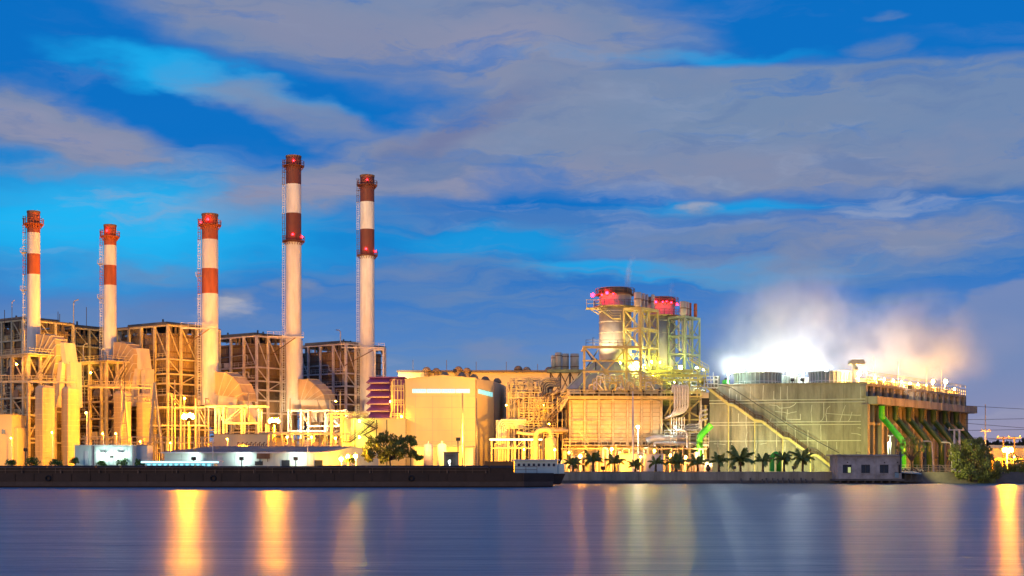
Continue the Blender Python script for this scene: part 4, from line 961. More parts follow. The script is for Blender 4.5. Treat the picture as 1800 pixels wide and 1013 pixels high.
for k in range(3): pipe(t, [(1195,766-k*3),(1206,755-k*4),(1230,755-k*4),(1230,740-k*8),(1244,736-k*8)], .18, pipem, 287)
pipe(t, [(1136,776),(1150,771),(1207,771)], .75, pipem, 285, 14); pipe(t, [(1150,785),(1150,779),(1208,779),(1243,783)], .3, pipem, 284)
pipe(t, [(1208,790),(1208,762),(1201,757),(1188,757)], .22, pale, 283)
r_ = random.Random(21)
for i in range(34):
    px = r_.uniform(1166,1236); py = r_.uniform(740,782); pboxo('equipment_box', r_.choice([white,pipem,boilr,cream,dark,pale]), t, px, py, px+r_.uniform(2,9), py+r_.uniform(2,8), 290+r_.uniform(0,4), 1.5)
for py in (766,775,787): MB().rail([W(1168,py,284), W(1246,py,284)], 1.1, .06, 1.2).build('railing', pipem, t)
for k in range(6): pboxo('floor_panel', concr, t, 1168+k*12.5, 787.5, 1179.6+k*12.5, 788.6, 284.2, 5)
# lower bright zone
t = thing('process_skid', 'glaring ground level pumps and pipes below the panelled boiler', 'machinery', W(1100,828,280))
for i in range(64):
    px = 988+i*4+r_.uniform(-2,2); h_ = r_.uniform(786,815)
    if i % 3 == 0: pipe(t, [(px,829),(px,h_),(px+r_.uniform(4,12),h_),(px+r_.uniform(5,12),829)], r_.uniform(.12,.32), r_.choice([cream,white,pipem]), 278+r_.uniform(0,5))
    else: pboxo('pump_box', r_.choice([cream,white,wallc,cream,rust]), t, px, h_+4, px+r_.uniform(3,9), 829, 278+r_.uniform(0,6), 1.5)
for px, py in ((1000,790),(1030,788),(1060,792),(1082,786),(1140,787),(1200,790)): member('post', Vector((PX(px,279),279,GZ)), W(px,py-4,279), .22, cream, t)
for py in (789, 816): member('beam', W(986,py,279.3), W(1243,py,279.3), .22, cream, t)
for x0_, x1_, lab in ((1092,1120,'left of two white glaring box cabins by the palms'),(1135,1166,'right of two white glaring box cabins by the palms')):
    s = thing('box_cabin', lab, 'cabin', W((x0_+x1_)/2,829,270), 'two white box cabins'); pboxo('wall', white, s, x0_, 798.5, x1_, 829, 270, 3); pboxo('roof', cream, s, x0_-1, 797.4, x1_+1, 798.4, 269.8, 3.4)
    for k in range(3): pboxo('wall_panel', white, s, x0_+1+k*(x1_-x0_-2)/3, 800, x0_+.4+(k+1)*(x1_-x0_-2)/3, 828, 269.93, .06)
t = thing('green_pipe', 'bright green pipe bending down left of the cooling tower', 'pipe', W(1230,829,280))
pipe(t, [(1250,747),(1236,761),(1230,768),(1230,829)], .66, green, 281, 14, 1.2)
t = thing('green_pipe', 'short bright green bent outlet behind the palms', 'pipe', W(1362,829,274))
pipe(t, [(1357,829),(1357,803),(1364,797),(1369,802),(1369,829)], .5, green, 275, 14, .9)
# ------------------------------------------------------------------ cooling tower block
QL = W(1247,829,293); QC = W(1523,829,285); QR = Vector((107.4, 333.5, 0))
QL = Vector((QL.x, QL.y, 0)); QC = Vector((QC.x, QC.y, 0)); QB = QR+(QL-QC)*1.0
fd = (QC-QL).normalized(); rd = (QR-QC).normalized(); fn = Vector((fd.y, -fd.x, 0)); rn = Vector((rd.y, -rd.x, 0))
FL, RL = (QC-QL).length, (QR-QC).length
ZT = PZ(673.5, 285); ZL = PZ(697, 285)          # deck and ledge heights
t = thing('cooling_tower', 'huge concrete cooling tower block with patched cracks and green risers', 'cooling tower', (QC.x, QC.y, GZ))
MB().ring([QL-rd*0+Vector((0,.35,0)), QC+Vector((-.5,.35,0)), QR-rn*3+rd*0, QB-rn*3], GZ, ZT-.3).build('inner_block', boild, t)
FP = lambda u, z, o=0.: QL+fd*u+fn*o+UZ*z       # point on the front wall
RP = lambda u, z, o=0.: QC+rd*u+rn*o+UZ*z
def uz(px, py):                                  # where a photo point falls on the front wall
    k = (px-900)/F; s = (k*QL.y-QL.x)/(fd.x-k*fd.y); return s, H+(HY-py)/F*(QL.y+fd.y*s)
levels = [GZ, uz(1400,775.5)[1], uz(1400,746)[1], uz(1400,705)[1], ZT]
for j in range(4):                               # cast lifts, slightly proud of one another
    n = 7
    for i in range(n):
        a, b_ = FL*i/n, FL*(i+1)/n; o = .015*((i*5+j*3)%4)
        MB().ring([FP(a+.02,0,o), FP(b_-.02,0,o), FP(b_-.02,0,-.5), FP(a+.02,0,-.5)], levels[j]+.02, levels[j+1]-.02).build('wall_panel', concr, t)
patch = mat('crack_filler', (.62,.60,.50), .8, var=.12)
for py, th in ((775.8,.16),(742.5,.15),(747.5,.15),(703.5,.14),(708.5,.14)):
    z = uz(1400,py)[1]; MB().prism([FP(0,z,.05),FP(FL,z,.05),FP(FL,z,.14),FP(0,z,.14)], [v+UZ*th for v in (FP(0,z,.05),FP(FL,z,.05),FP(FL,z,.14),FP(0,z,.14))]).build('wall_pipe' if py in (742.5,703.5) else 'crack_band', patch, t)
cr = [[(1282,684),(1282,703)],[(1295,694),(1295,704)],[(1302,695),(1302,704)],[(1320,680),(1319,700)],[(1342,678),(1341,703)],[(1360,688),(1360,703),(1363,702)],[(1372,680),(1372,702)],[(1384,679),(1384,702)],[(1513,680),(1513,702)],
 [(1353,712),(1366,713),(1371,718),(1388,716),(1395,713),(1399,709)],[(1375,709),(1374,737)],[(1384,720),(1383,742)],[(1363,723),(1378,725),(1386,727),(1392,725),(1400,724)],[(1384,737),(1407,738),(1407,728)],[(1427,712),(1426,725),(1427,743)],[(1448,708),(1448,732),(1445,738),(1440,742)],
 [(1459,714),(1454,718),(1452,728),(1453,742)],[(1486,713),(1480,728),(1476,742)],[(1498,724),(1495,735),(1491,741)],[(1452,727),(1480,729),(1500,730),(1520,730)],[(1519,728),(1517,742)],[(1318,719),(1317,726)],[(1298,727),(1298,743)],[(1356,735),(1353,743)],
 [(1312,729),(1311,746),(1313,760),(1311,778),(1314,800)],[(1331,777),(1329,789),(1325,796),(1326,814)],[(1286,780),(1287,800)],[(1365,748),(1365,774),(1365,786)],[(1385,750),(1385,762)],[(1398,753),(1398,772)],[(1420,757),(1420,800)],[(1443,748),(1443,774)],[(1471,777),(1471,790)],
 [(1497,762),(1508,763),(1520,768)],[(1508,752),(1520,754)],[(1380,778),(1380,798)],[(1400,776),(1401,800)],[(1437,778),(1437,795)],[(1255,780),(1275,782)],[(1282,803),(1274,813),(1270,818)],[(1454,776),(1454,792)],[(1337,781),(1348,779)],[(1262,778),(1262,786)]]
def crack(pts, w=.13):
    P_ = [FP(*uz(*p), 0) for p in pts]; b = MB(); rr = random.Random(int(pts[0][0]))
    Q = []
    for a, c in zip(P_, P_[1:]):
        n = max(1, int((c-a).length/.7))
        for i in range(n): Q.append(a.lerp(c, i/n)+fd*rr.uniform(-.05,.05)+UZ*rr.uniform(-.04,.04))
    Q.append(P_[-1])
    for a, c in zip(Q, Q[1:]):
        d = (c-a).normalized(); u = d.cross(fn).normalized()*w*rr.uniform(.35,.6)
        a = a-d*.03; c = c+d*.03; A = [a-u+fn*.06, c-u+fn*.06, c+u+fn*.06, a+u+fn*.06]
        b.prism(A, [v+fn*.05 for v in A])
    b.build('crack_patch', patch, t)
for c in cr: crack(c)
MB().prism([FP(-.3,ZT,.25),FP(FL+.1,ZT,.25),FP(FL+.1,ZT,-.6),FP(-.3,ZT,-.6)], [v+UZ*.22 for v in (FP(-.3,ZT,.25),FP(FL+.1,ZT,.25),FP(FL+.1,ZT,-.6),FP(-.3,ZT,-.6))]).build('parapet', concr, t)
MB().ring([QL+Vector((0,.7,0)), QC+Vector((0,.7,0)), QR, QB], ZT-.28, ZT-.05).build('fan_deck', concr, t)
# right side: upper windows, ledge, columns, dark louvres
NB = 8
for i in range(NB*2+1):
    u = RL*i/(NB*2); MB().prism([RP(u-.55,ZL,.1),RP(u+.55,ZL,.1),RP(u+.55,ZL,-.9),RP(u-.55,ZL,-.9)], [v+UZ*(ZT-.5-ZL) for v in (RP(u-.55,ZL,.1),RP(u+.55,ZL,.1),RP(u+.55,ZL,-.9),RP(u-.55,ZL,-.9))]).build('pilaster', concr, t)
for i in range(NB*4):
    u = RL*(i+.5)/(NB*4); MB().prism([RP(u-.14,ZL+1.2,-.2),RP(u+.14,ZL+1.2,-.2),RP(u+.14,ZL+1.2,-.8),RP(u-.14,ZL+1.2,-.8)], [v+UZ*1.2 for v in (RP(u-.14,ZL+1.2,-.2),RP(u+.14,ZL+1.2,-.2),RP(u+.14,ZL+1.2,-.8),RP(u-.14,ZL+1.2,-.8))]).build('mullion', concr, t)
lw = mat('warm_window', (1,.62,.12), emit=1.6)
for i in (1,3,5,7):
    u = RL*(i+.45)/(NB*2); MB().prism([RP(u-.3,ZL+1.7,-.7),RP(u+.3,ZL+1.7,-.7),RP(u+.3,ZL+1.7,-.8),RP(u-.3,ZL+1.7,-.8)], [v+UZ*.8 for v in (RP(u-.3,ZL+1.7,-.7),RP(u+.3,ZL+1.7,-.7),RP(u+.3,ZL+1.7,-.8),RP(u-.3,ZL+1.7,-.8))]).build('lit_window', lw, t)
def rbar(name, u0, u1, z0, z1, o0, o1, m):
    A = [RP(u0,z0,o1),RP(u1,z0,o1),RP(u1,z0,o0),RP(u0,z0,o0)]; return MB().prism(A, [v+UZ*(z1-z0) for v in A]).build(name, m, t)
rbar('cornice', -.2, RL, ZT-.5, ZT-.02, -.9, .25, concr)
ZB = uz(1400,712)[1]
for i in range(NB):                              # ledge in segments with drop joints
    rbar('ledge_panel', RL*i/NB+.03-(.0), RL*(i+1)/NB-.03, ZB, ZL, -.5, 2.3+.03*(i%2), concr)
rbar('ledge_end', RL, RL+1.2, ZB, ZL-.02, -.5, 2.5, concr)
for i in range(NB+1): rbar('ledge_rib', RL*i/NB-.22, RL*i/NB+.22, ZB-.1, ZL+.05, -.2, 2.42 if i else .3, concr)
for i in range(NB*2+1):
    u = RL*i/(NB*2); rbar('column', u-(.62 if i%2 == 0 else .3), u+(.62 if i%2 == 0 else .3), GZ, ZB, -.9, .5 if i%2 == 0 else .1, concr)
rbar('tie_beam', 0, RL, uz(1400,745)[1]-.3, uz(1400,745)[1]+.2, -.6, .2, concr); rbar('tie_beam', 0, RL, GZ+3, GZ+3.4, -.6, .2, concd)
for j in range(16):
    z = GZ+.5+j*(ZB-GZ-.6)/16; A = [RP(0,z,-1.2),RP(RL,z,-1.2),RP(RL,z+.35,-2),RP(0,z+.35,-2)]; MB().prism(A, [v+UZ*.08 for v in A]).build('louvre', dark, t)
for i in range(7):                               # green risers hung outside the ledge
    u = RL*(i+.55)/NB; o = 1.6
    zA, zBk, zC = ZB, ZB-2.6, ZB-7.5
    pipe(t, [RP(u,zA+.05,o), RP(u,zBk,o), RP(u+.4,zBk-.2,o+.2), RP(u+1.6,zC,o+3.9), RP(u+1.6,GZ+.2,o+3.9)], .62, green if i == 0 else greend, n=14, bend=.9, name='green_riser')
    MB().lathe((RP(u,0,o)), [(.8,ZB-.3),(.8,ZB-.02)], 14).build('flange', greend, t)
MB().rail([RP(0,ZT,.1), RP(RL,ZT,.1)], 1.3, .07, 1.4).build('railing', ochre, t)
MB().rail([RP(0,ZT+1.7,.1), RP(RL,ZT+1.7,.1)], .6, .05, 3.4).build('railing', ochre, t)
for i in range(3, 36): 
    u = RL*(i+.5)/36; r_ = random.Random(i); rbar('equipment_box', u-.5, u+.5, ZT+.0, ZT+r_.uniform(.3,1.5), -3-r_.uniform(0,2), -1.2, r_.choice([cream,ochre,pale]))
# stairs down the front wall
st_ = thing('outside_staircase', 'long steel staircase descending across the concrete cooling tower wall', 'stairs', FP(30,GZ,2))
nodes = [(1243,680),(1282,711),(1292,713),(1328,739),(1341,741),(1377,769),(1387,771),(1425,799),(1437,800),(1472,828)]
SP = [FP(*uz(*p), 1.0) for p in nodes]
for a, c in zip(SP, SP[1:]):
    d = c-a
    for o in (0, 1.1):
        MB().bar(a+fn*o-UZ*.1, c+fn*o-UZ*.1, .13, .5).build('stringer', ochre, st_)
        MB().rail([a+fn*o, c+fn*o], 1.1, .055, 1.2).build('railing', rust, st_)
    n = max(2, int(d.length/.42)); b = MB()
    for k in range(n):
        p = a.lerp(c, (k+.5)/n); b.prism([p-fd*.18, p+fd*.18, p+fd*.18+fn*1.1, p-fd*.18+fn*1.1], [v+UZ*.06 for v in (p-fd*.18, p+fd*.18, p+fd*.18+fn*1.1, p-fd*.18+fn*1.1)])
    b.build('treads', ochre, st_, kind='stuff' if n > 8 else None)
for i in (1,3,5,7): 
    p = SP[i]+fn*.9; member('post', Vector((p.x,p.y,GZ)), p, .18, ochre, st_); member('bracket', p-fn*.9-UZ*1.5, p, .14, ochre, st_)
MB().bar(SP[0]-fd*3, SP[0], 1.2, .2).build('top_landing', ochre, st_)
b = MB()
for a, c in (((1249,677),(1266,678)),((1266,678),(1286,682)),((1286,682),(1400,756)),((1400,756),(1476,797))): b.bar(FP(*uz(*a),.9), FP(*uz(*c),.9), .16)
tag(b.build('handrail_cable', dark), 'thin dark sloping conduit above the staircase on the concrete wall', 'conduit')
t = thing('stair_head_platform', 'white railed landing and green box at the top of the staircase', 'platform', W(1262,677,291))
MB().rail([W(1238,681,290),W(1262,681,290)], 1.5, .07, .7).build('railing', white, t); pboxo('deck', white, t, 1236, 681, 1262, 682.5, 290, 3); MB().rail([W(1242,672,291),W(1262,672,291)], 1.2, .07, .8).build('railing', white, t)
pboxo('green_tank', green, t, 1271, 668, 1283, 676, 293, 2); pboxo('control_box', dark, t, 1256, 661, 1266, 676, 293, 1.5); pboxo('hanging_box', wallc, t, 1233, 690, 1246, 700, 288, 2); pboxo('dark_box', blackm, t, 1234, 700, 1246.5, 712, 288.2, 2)
member('mast', W(1254,681,292), W(1254,655,292), .14, white, t)
# fan stacks
def fan(px0, px1, py0, Y, label, n=34):
    X = PX((px0+px1)/2,Y); r = (px1-px0)/2/F*Y; z0 = ZT-.05; z1 = PZ(py0,Y)
    t = thing('fan_stack', label, 'fan stack', (X,Y,z0), 'ribbed fan stacks on the cooling tower')
    prof = [(r*1.0,z0),(r*.955,z0+(z1-z0)*.35),(r*.95,z0+(z1-z0)*.7),(r*.985,z1)]
    MB().lathe((X,Y), prof+[(r*.93,z1),(r*.9,z0+(z1-z0)*.5)], 48, cap=False).build('shell', fanm, t, smooth=True)
    b0 = None
    for k in range(n):
        a = 2*math.pi*k/n; c = Vector((math.cos(a), math.sin(a), 0)); b = MB()
        for (ra, za), (rb, zb_) in zip(prof, prof[1:]): b.bar(Vector((X,Y,za))+c*(ra+.08), Vector((X,Y,zb_))+c*(rb+.08), .14)
        b.build('rib', teal if px0 < 1400 else white, t)
    for f_ in (.3,.95): z = z0+(z1-z0)*f_; MB().lathe((X,Y), [(r*.96,z),(r*1.0,z),(r*1.0,z+.12),(r*.96,z+.12)], 48, cap=False).build('hoop', white, t)
    MB().lathe((X,Y), [(.3,z0+.2),(.3,z0+1.2)], 12).build('hub', dark, t)
    for k in range(5):
        a = 2*math.pi*k/5; c = Vector((math.cos(a), math.sin(a), 0)); MB().bar(Vector((X,Y,z0+1.1)), Vector((X,Y,z0+1.1))+c*r*.85, .5, .08).build('blade', white, t)
fan(1290,1374,656.5,297,'left large ribbed fan stack, lit pale green'); fan(1422,1499,654.5,295,'right large ribbed fan stack, lit orange on its right')
fan(1372,1402,660,312,'small farther fan stack seen right of the left large one',20); fan(1404,1424,664,318,'farthest low fan stack between the two large ones',16)
for i in range(3):
    p = QC+rd*(14+i*12)-rn*6; r = 4.0; t = thing('fan_stack', ['first','second','last'][i]+' fan stack behind the long row of orange deck lamps', 'fan stack', (p.x,p.y,ZT), 'ribbed fan stacks on the cooling tower')
    MB().lathe(p, [(r,ZT),(r*.95,ZT+.8),(r,ZT+1.6)], 32, cap=False).build('shell', white, t, smooth=True)
# hoist with curved cap
t = thing('hoist_post', 'T shaped hoist post with curved cap above the tower deck', 'hoist', W(1503,672,286))
pboxo('post', white, t, 1499.5, 640, 1505.5, 673, 286.5, .8); b = MB()
prof = [(1494,640.5),(1494.5,635),(1498,632),(1518,632),(1520.5,636),(1522,638),(1519,640.5)]
P_ = [W(x,y,286) for x,y in prof][::-1]; b.prism(P_, [v+Vector((0,2,0)) for v in P_]); b.build('cap', duct, t); pboxo('motor_box', dark, t, 1504, 646, 1508, 650, 286.3, .6)
for i, px in enumerate((1535,1579,1629,1655)):
    Y_ = 290+i*12; tag(MB().bar(W(px,672+i*6,Y_), W(px,(627,636,645,650)[i],Y_), .13).build('lightning_rod', pale), ['thin lightning rod just right of the hoist post','second thin rod along the cooling tower orange deck','third thin rod along the cooling tower orange deck','thin lightning rod nearest the two starry deck lamps'][i], 'lightning rod', 'lightning rods on the cooling tower')

# ------------------------------------------------------------------ steam
def volume(name, lo, hi, dens, label, shapes, nscale=.13, th=(.42,.60), col=(.96,.97,1), aniso=.0, ramp=None):
    m = bpy.data.materials.new(name); m.use_nodes = True; tt = m.node_tree; tt.nodes.clear()
    out = tt.nodes.new('ShaderNodeOutputMaterial'); pv = tt.nodes.new('ShaderNodeVolumePrincipled'); tt.links.new(pv.outputs[0], out.inputs['Volume'])
    pv.inputs['Color'].default_value = (*col, 1); pv.inputs['Anisotropy'].default_value = aniso
    g = tt.nodes.new('ShaderNodeNewGeometry')
    def M_(op, a, b=None, c=False):
        n = tt.nodes.new('ShaderNodeMath'); n.operation = op; n.use_clamp = c
        for i, v in enumerate((a, b)):
            if v is None: continue
            if isinstance(v, (int, float)): n.inputs[i].default_value = v
            else: tt.links.new(v, n.inputs[i])
        return n.outputs[0]
    no = tt.nodes.new('ShaderNodeTexNoise'); mp = tt.nodes.new('ShaderNodeMapping'); mp.inputs['Scale'].default_value = (1, .9, .85)
    tt.links.new(g.outputs['Position'], mp.inputs[0]); tt.links.new(mp.outputs[0], no.inputs[0]); no.inputs['Scale'].default_value = nscale; no.inputs['Detail'].default_value = 5
    sm = None
    for c, r, k in shapes:
        m2 = tt.nodes.new('ShaderNodeMapping'); m2.vector_type = 'TEXTURE'; tt.links.new(g.outputs['Position'], m2.inputs[0])
        m2.inputs['Location'].default_value = c; m2.inputs['Scale'].default_value = r
        l = tt.nodes.new('ShaderNodeVectorMath'); l.operation = 'LENGTH'; tt.links.new(m2.outputs[0], l.inputs[0])
        mr = tt.nodes.new('ShaderNodeMapRange'); mr.interpolation_type = 'SMOOTHSTEP'; tt.links.new(l.outputs['Value'], mr.inputs[0])
        mr.inputs[1].default_value = 1; mr.inputs[2].default_value = .15; mr.inputs[3].default_value = 0; mr.inputs[4].default_value = k
        sm = mr.outputs[0] if sm is None else M_('ADD', sm, mr.outputs[0])
    mr = tt.nodes.new('ShaderNodeMapRange'); mr.interpolation_type = 'SMOOTHSTEP'; tt.links.new(no.outputs['Fac'], mr.inputs[0]); mr.inputs[1].default_value = th[0]; mr.inputs[2].default_value = th[1]; mr.inputs[3].default_value = .25
    if ramp:                           # thin just above the fans, thickening as it rises
        s2 = tt.nodes.new('ShaderNodeSeparateXYZ'); tt.links.new(g.outputs['Position'], s2.inputs[0])
        m3 = tt.nodes.new('ShaderNodeMapRange'); m3.interpolation_type = 'SMOOTHSTEP'; tt.links.new(s2.outputs[2], m3.inputs[0])
        m3.inputs[1].default_value = ramp[0]; m3.inputs[2].default_value = ramp[1]; m3.inputs[3].default_value = .05; sm = M_('MULTIPLY', sm, m3.outputs[0])
    tt.links.new(M_('MULTIPLY', M_('MULTIPLY', sm, mr.outputs[0]), dens), pv.inputs['Density'])
    m.cycles.volume_sampling = 'MULTIPLE_IMPORTANCE' if hasattr(m.cycles, 'volume_sampling') else None
    o = MB().box(lo, hi).build(name, m); tag(o, label, 'steam', kind='stuff'); return o
volume('steam_cloud', (40,300.5,ZT+.35), (114,340,ZT+27), STEAM, 'wide white steam cloud rising off the cooling tower fans',
       [((57,310,ZT+8),(17,11,20),1.3), ((67,312,ZT+16),(15,11,14),1.), ((82,313,ZT+6),(17,12,17),1.), ((92,316,ZT+10),(15,13,17),.6), ((99,322,ZT+6),(13,15,14),.4), ((50,310,ZT+4),(9,10,11),.6)], ramp=(ZT+.5, ZT+8))
volume('steam_wisp', (23,294,PZ(506,298)), (29,300,PZ(447,298)), .35, 'thin pink steam wisp above the larger exhaust stack',
       [((PX(1103,297),297,PZ(495,297)),(.9,1,3.2),1), ((PX(1106,297),297,PZ(474,297)),(.9,1,3.5),.8), ((PX(1112,297),297,PZ(458,297)),(1.2,1,1.6),.3)], .5)
volume('steam_wisp', (32,310,PZ(523,314)), (39,317,PZ(490,314)), .22, 'faint steam wisp above the smaller exhaust stack',
       [((PX(1181,313),313,PZ(512,313)),(1.1,1.2,2.6),1)], .5)

# ------------------------------------------------------------------ right edge
# pump house on piles
Y = 252
t = thing('pump_house', 'grey weathered pump house on piles with three square windows', 'building', W(1530,850,Y))
X0, X1 = PX(1472,Y), PX(1585,Y); z0, z1 = PZ(842,Y), PZ(801.5,Y)
wins = [(1481.5,1497),(1514,1529.5),(1546.5,1562)]; wz0, wz1 = PZ(832,Y), PZ(817,Y)
plas = mat('stained_plaster', (.42,.39,.38), .9, var=.3, scale=.5, bump=.3, dirt=(.2,.18,.16))
wb_ = MB(); xs = [X0]+[PX(p,Y) for w_ in wins for p in w_]+[X1]
wb_.box((X0,Y,z0),(X1,Y+.3,wz0)); wb_.box((X0,Y,wz1),(X1,Y+.3,z1))
for i in range(0, len(xs), 2): wb_.box((xs[i],Y,wz0),(xs[i+1],Y+.3,wz1))
wb_.box((X0,Y+.3,z0),(X0+.3,Y+6,z1)); wb_.box((X1-.3,Y+.3,z0),(X1,Y+6,z1)); wb_.box((X0+.3,Y+5.7,z0),(X1-.3,Y+6,z1)); wb_.build('wall', plas, t)
MB().box((X0-.6,Y-.5,z1),(X1+.3,Y+6.5,z1+.25)).build('roof_slab', plas, t)
for px in (1473.5,1506,1539.5,1583): pboxo('pilaster', plas, t, px-1, 802, px+1, 842, Y-.12, .12)
for i, (a, c) in enumerate(wins):
    g = thing_part('window', t); b = MB()
    b.box((PX(a,Y),Y+.1,wz1-.1),(PX(c,Y),Y+.18,wz1)).box((PX(a,Y),Y+.1,wz0),(PX(c,Y),Y+.18,wz0+.1)).box((PX((a+c)/2,Y)-.05,Y+.1,wz0+.1),(PX((a+c)/2,Y)+.05,Y+.18,wz1-.1)); b.build('frame', dark, g)
    MB().box((PX(a,Y),Y+.2,wz0),(PX(c,Y),Y+.22,wz1)).build('pane', glass, g)
    MB().box((PX(a,Y)-.15,Y-.12,wz0-.12),(PX(c,Y)+.15,Y+.0,wz0)).build('sill', plas, g)
pboxo('glowing_pane', mat('lit_pane', (.55,.62,.22), emit=.7), t, 1490.5, 821.5, 1495.5, 831.5, Y+.185, .01)  # lit see-through pane, its glow put in as emission
pboxo('side_slot', blackm, t, 1579.5, 817, 1583, 832, Y-.15, .02)
for px, py in ((1489,812),(1554,812.5),(1577,812)): pboxo('vent_hole', blackm, t, px, py, px+2, py+2, Y-.04, .03)
MB().box((X0-.4,Y-.3,PZ(845.5,Y)),(X1+.4,Y+6.2,z0)).build('floor_slab', concd, t)
for k in range(8): MB().lathe((X0+.6+k*(X1-X0-1.2)/7, Y+.3), [(.22,-1),(.22,PZ(845.5,Y))], 8).build('pile', concd, t)
for i, (px, w_) in enumerate(((1463,4),(1466,3),(1530,3))): MB().box((PX(px,Y),Y+.2,z1+.25),(PX(px,Y)+.06,Y+.26,z1+.9)).build('roof_stub', dark, t)
b = MB().bar(W(1505,800,Y+2), W(1505,795,Y+2), .08).bar(W(1505,795,Y+2), W(1512,795,Y+2), .08).bar(W(1512,795,Y+2), W(1512,800,Y+2), .08); b.build('roof_hoop', dark, t)
st2 = mat('algae_stone', (.16,.14,.10), .95, var=.5, scale=1.2, bump=.6)
t = thing('boat_canopy', 'blue grey tarpaulin canopy beside the pump house', 'canopy', W(1598,850,Y))
tarp = mat('blue_tarpaulin', (.22,.34,.40), .6, var=.3)
b = MB(); P_ = [W(1573,831,Y),W(1578,829,Y+1.5),W(1618,830,Y+1.5),W(1620,834,Y)]; 
b.prism([P_[0],P_[3],P_[2]+Vector((0,3,0)),P_[1]+Vector((0,3,0))], [v+UZ*.12 for v in (P_[0],P_[3],P_[2]+Vector((0,3,0)),P_[1]+Vector((0,3,0)))]); b.build('cover', tarp, t)
pboxo('skirt', tarp, t, 1573, 831, 1580, 840, Y-.1, .1)
for px in (1582,1592,1602,1612): member('post', W(px,852,Y+.2), W(px,832,Y+.2), .12, dark, t)
pboxo('deck', dark, t, 1573, 845, 1622, 847, Y, 3)
t = thing('low_river_wall', 'dark low river wall below the trees at the right', 'wall', W(1650,850,255))
for k in range(9): pboxo('wall_panel', concd, t, 1587+k*13, 838, 1599.6+k*13, 853, 255+.04*(k%2), .6)
rb = random.Random(2)
t = thing('rubble_heap', 'orange lit heap of pipes and rubble behind the canopy', 'rubble', W(1595,829,258))
for i in range(14): MB().tube([W(1580+i*3,829,258+i%3), W(1580+i*3+rb.uniform(1,4),825+rb.uniform(-3,2),259+i%3), W(1583+i*3+rb.uniform(2,5),829,258+i%3)], .2, 6).build('pipe_piece', rust if i%2 else cream, t)
# yard rails in front of the green risers
t = thing('yard_fence', 'yellow green lit pipe fence before the green risers', 'fence', W(1640,829,268))
for py in (822,826): member('rail', W(1580,py,268), W(1672,py+1,268), .14, cream, t)
for k in range(10): member('post', Vector((PX(1582+k*10,268),268,GZ)), W(1582+k*10,817,268), .14, cream, t)
member('rail', W(1580,817.5,268), W(1672,818.5,268), .1, cream, t); member('brace', W(1655,818,268), W(1668,829,268), .14, cream, t)
# warehouse, poles, wires
t = thing('warehouse', 'orange lit warehouse with low roof at the right edge', 'building', W(1790,829,300)); Y = 300
pboxo('wall', wallc, t, 1733, 788, 1880, 829, Y, 14)
b = MB(); b.prism([W(1731,788,Y-.5),W(1731,788,Y+14.5),W(1885,788,Y+14.5),W(1885,788,Y-.5)], [W(1740,782.5,Y+5),W(1740,782.5,Y+9),W(1885,785,Y+9),W(1885,785,Y+5)]); b.build('roof', wallc, t)
for k in range(8): pboxo('wall_panel', wallc, t, 1735+k*18, 790, 1752+k*18, 828, Y-.08, .07)
pboxo('lean_to_roof', roofd, t, 1740, 806, 1860, 809.5, 280, 10)
for k in range(7): member('post', Vector((PX(1745+k*17,280.5),280.5,GZ)), W(1745+k*17,809,280.5), .22, rust, t)
t = thing('iron_fence', 'dark iron railings in front of the warehouse', 'fence', W(1762,829,266))
for k in range(16): member('bar', Vector((PX(1747+k*3,266),266,GZ)), W(1747+k*3,816,266), .08, dark, t)
for py in (817,827): member('rail', W(1746,py,266), W(1793,py,266), .1, dark, t)
def hpole(pxs, top, cross, Y, label, m=pale, arms=None):
    t = thing('utility_pole', label, 'utility pole', W(pxs[0],829,Y), 'utility poles')
    for px in pxs: MB().tube([Vector((PX(px,Y),Y,GZ)), W(px,top,Y)], [.24,.17], 10).build('pole', m, t, smooth=True)
    member('cross_arm', W(cross[0],cross[2],Y-.25), W(cross[1],cross[2],Y-.25), .2, m, t)
    for k in range(3 if arms is None else arms):
        px = cross[0]+2+(cross[1]-cross[0]-4)*k/2; MB().lathe(W(px,cross[2],Y-.25), [(.1,PZ(cross[2],Y)+.1),(.14,PZ(cross[2],Y)+.3),(.05,PZ(cross[2],Y)+.5)], 8).build('insulator', cream, t)
    return t
hpole((1677.5,1686.5), 754.5, (1667,1695,756), 272, 'double pole with crossbar before the cooling tower end')
hpole((1732,), 757, (1724,1741,758), 290, 'single tall pole with thin mast right of the cooling tower')
tag(MB().bar(W(1732,757,290), W(1732,711,290), .12).build('mast', dark), 'thin mast standing on top of the single tall pole', 'mast')
hpole((1764,1783), 768, (1752,1795,770), 285, 'dark pole pair with crossarm by the glaring orange lamp', rust)
for i, (y0_, y1_, x0_) in enumerate(((713,718,1690),(738,733,1695),(744,752,1695),(757,752,1690),(769,772,1700),(776,765,1700))):
    b = MB(); pts = [W(x0_+(2100-x0_)*k/12, y0_+(y1_-y0_)*k/4+6*math.sin(math.pi*min(1,k/12))*.5, 320+k*4) for k in range(13)]; b.tube(pts, .05, 5)
    tag(b.build('power_line', dark), ORD[i]+' power line from the top at the right edge sky', 'power line', 'power lines at the right edge')
t = thing('round_tank', 'dim round tank between the bushy tree and warehouse', 'tank', W(1735,829,275)); x = PX(1735,275)
MB().lathe((x,275), [(.9,GZ),(1.1,PZ(808,275)),(1.15,PZ(802,275)),(.8,PZ(799,275)),(.05,PZ(798,275))], 20).build('shell', rust, t, smooth=True)

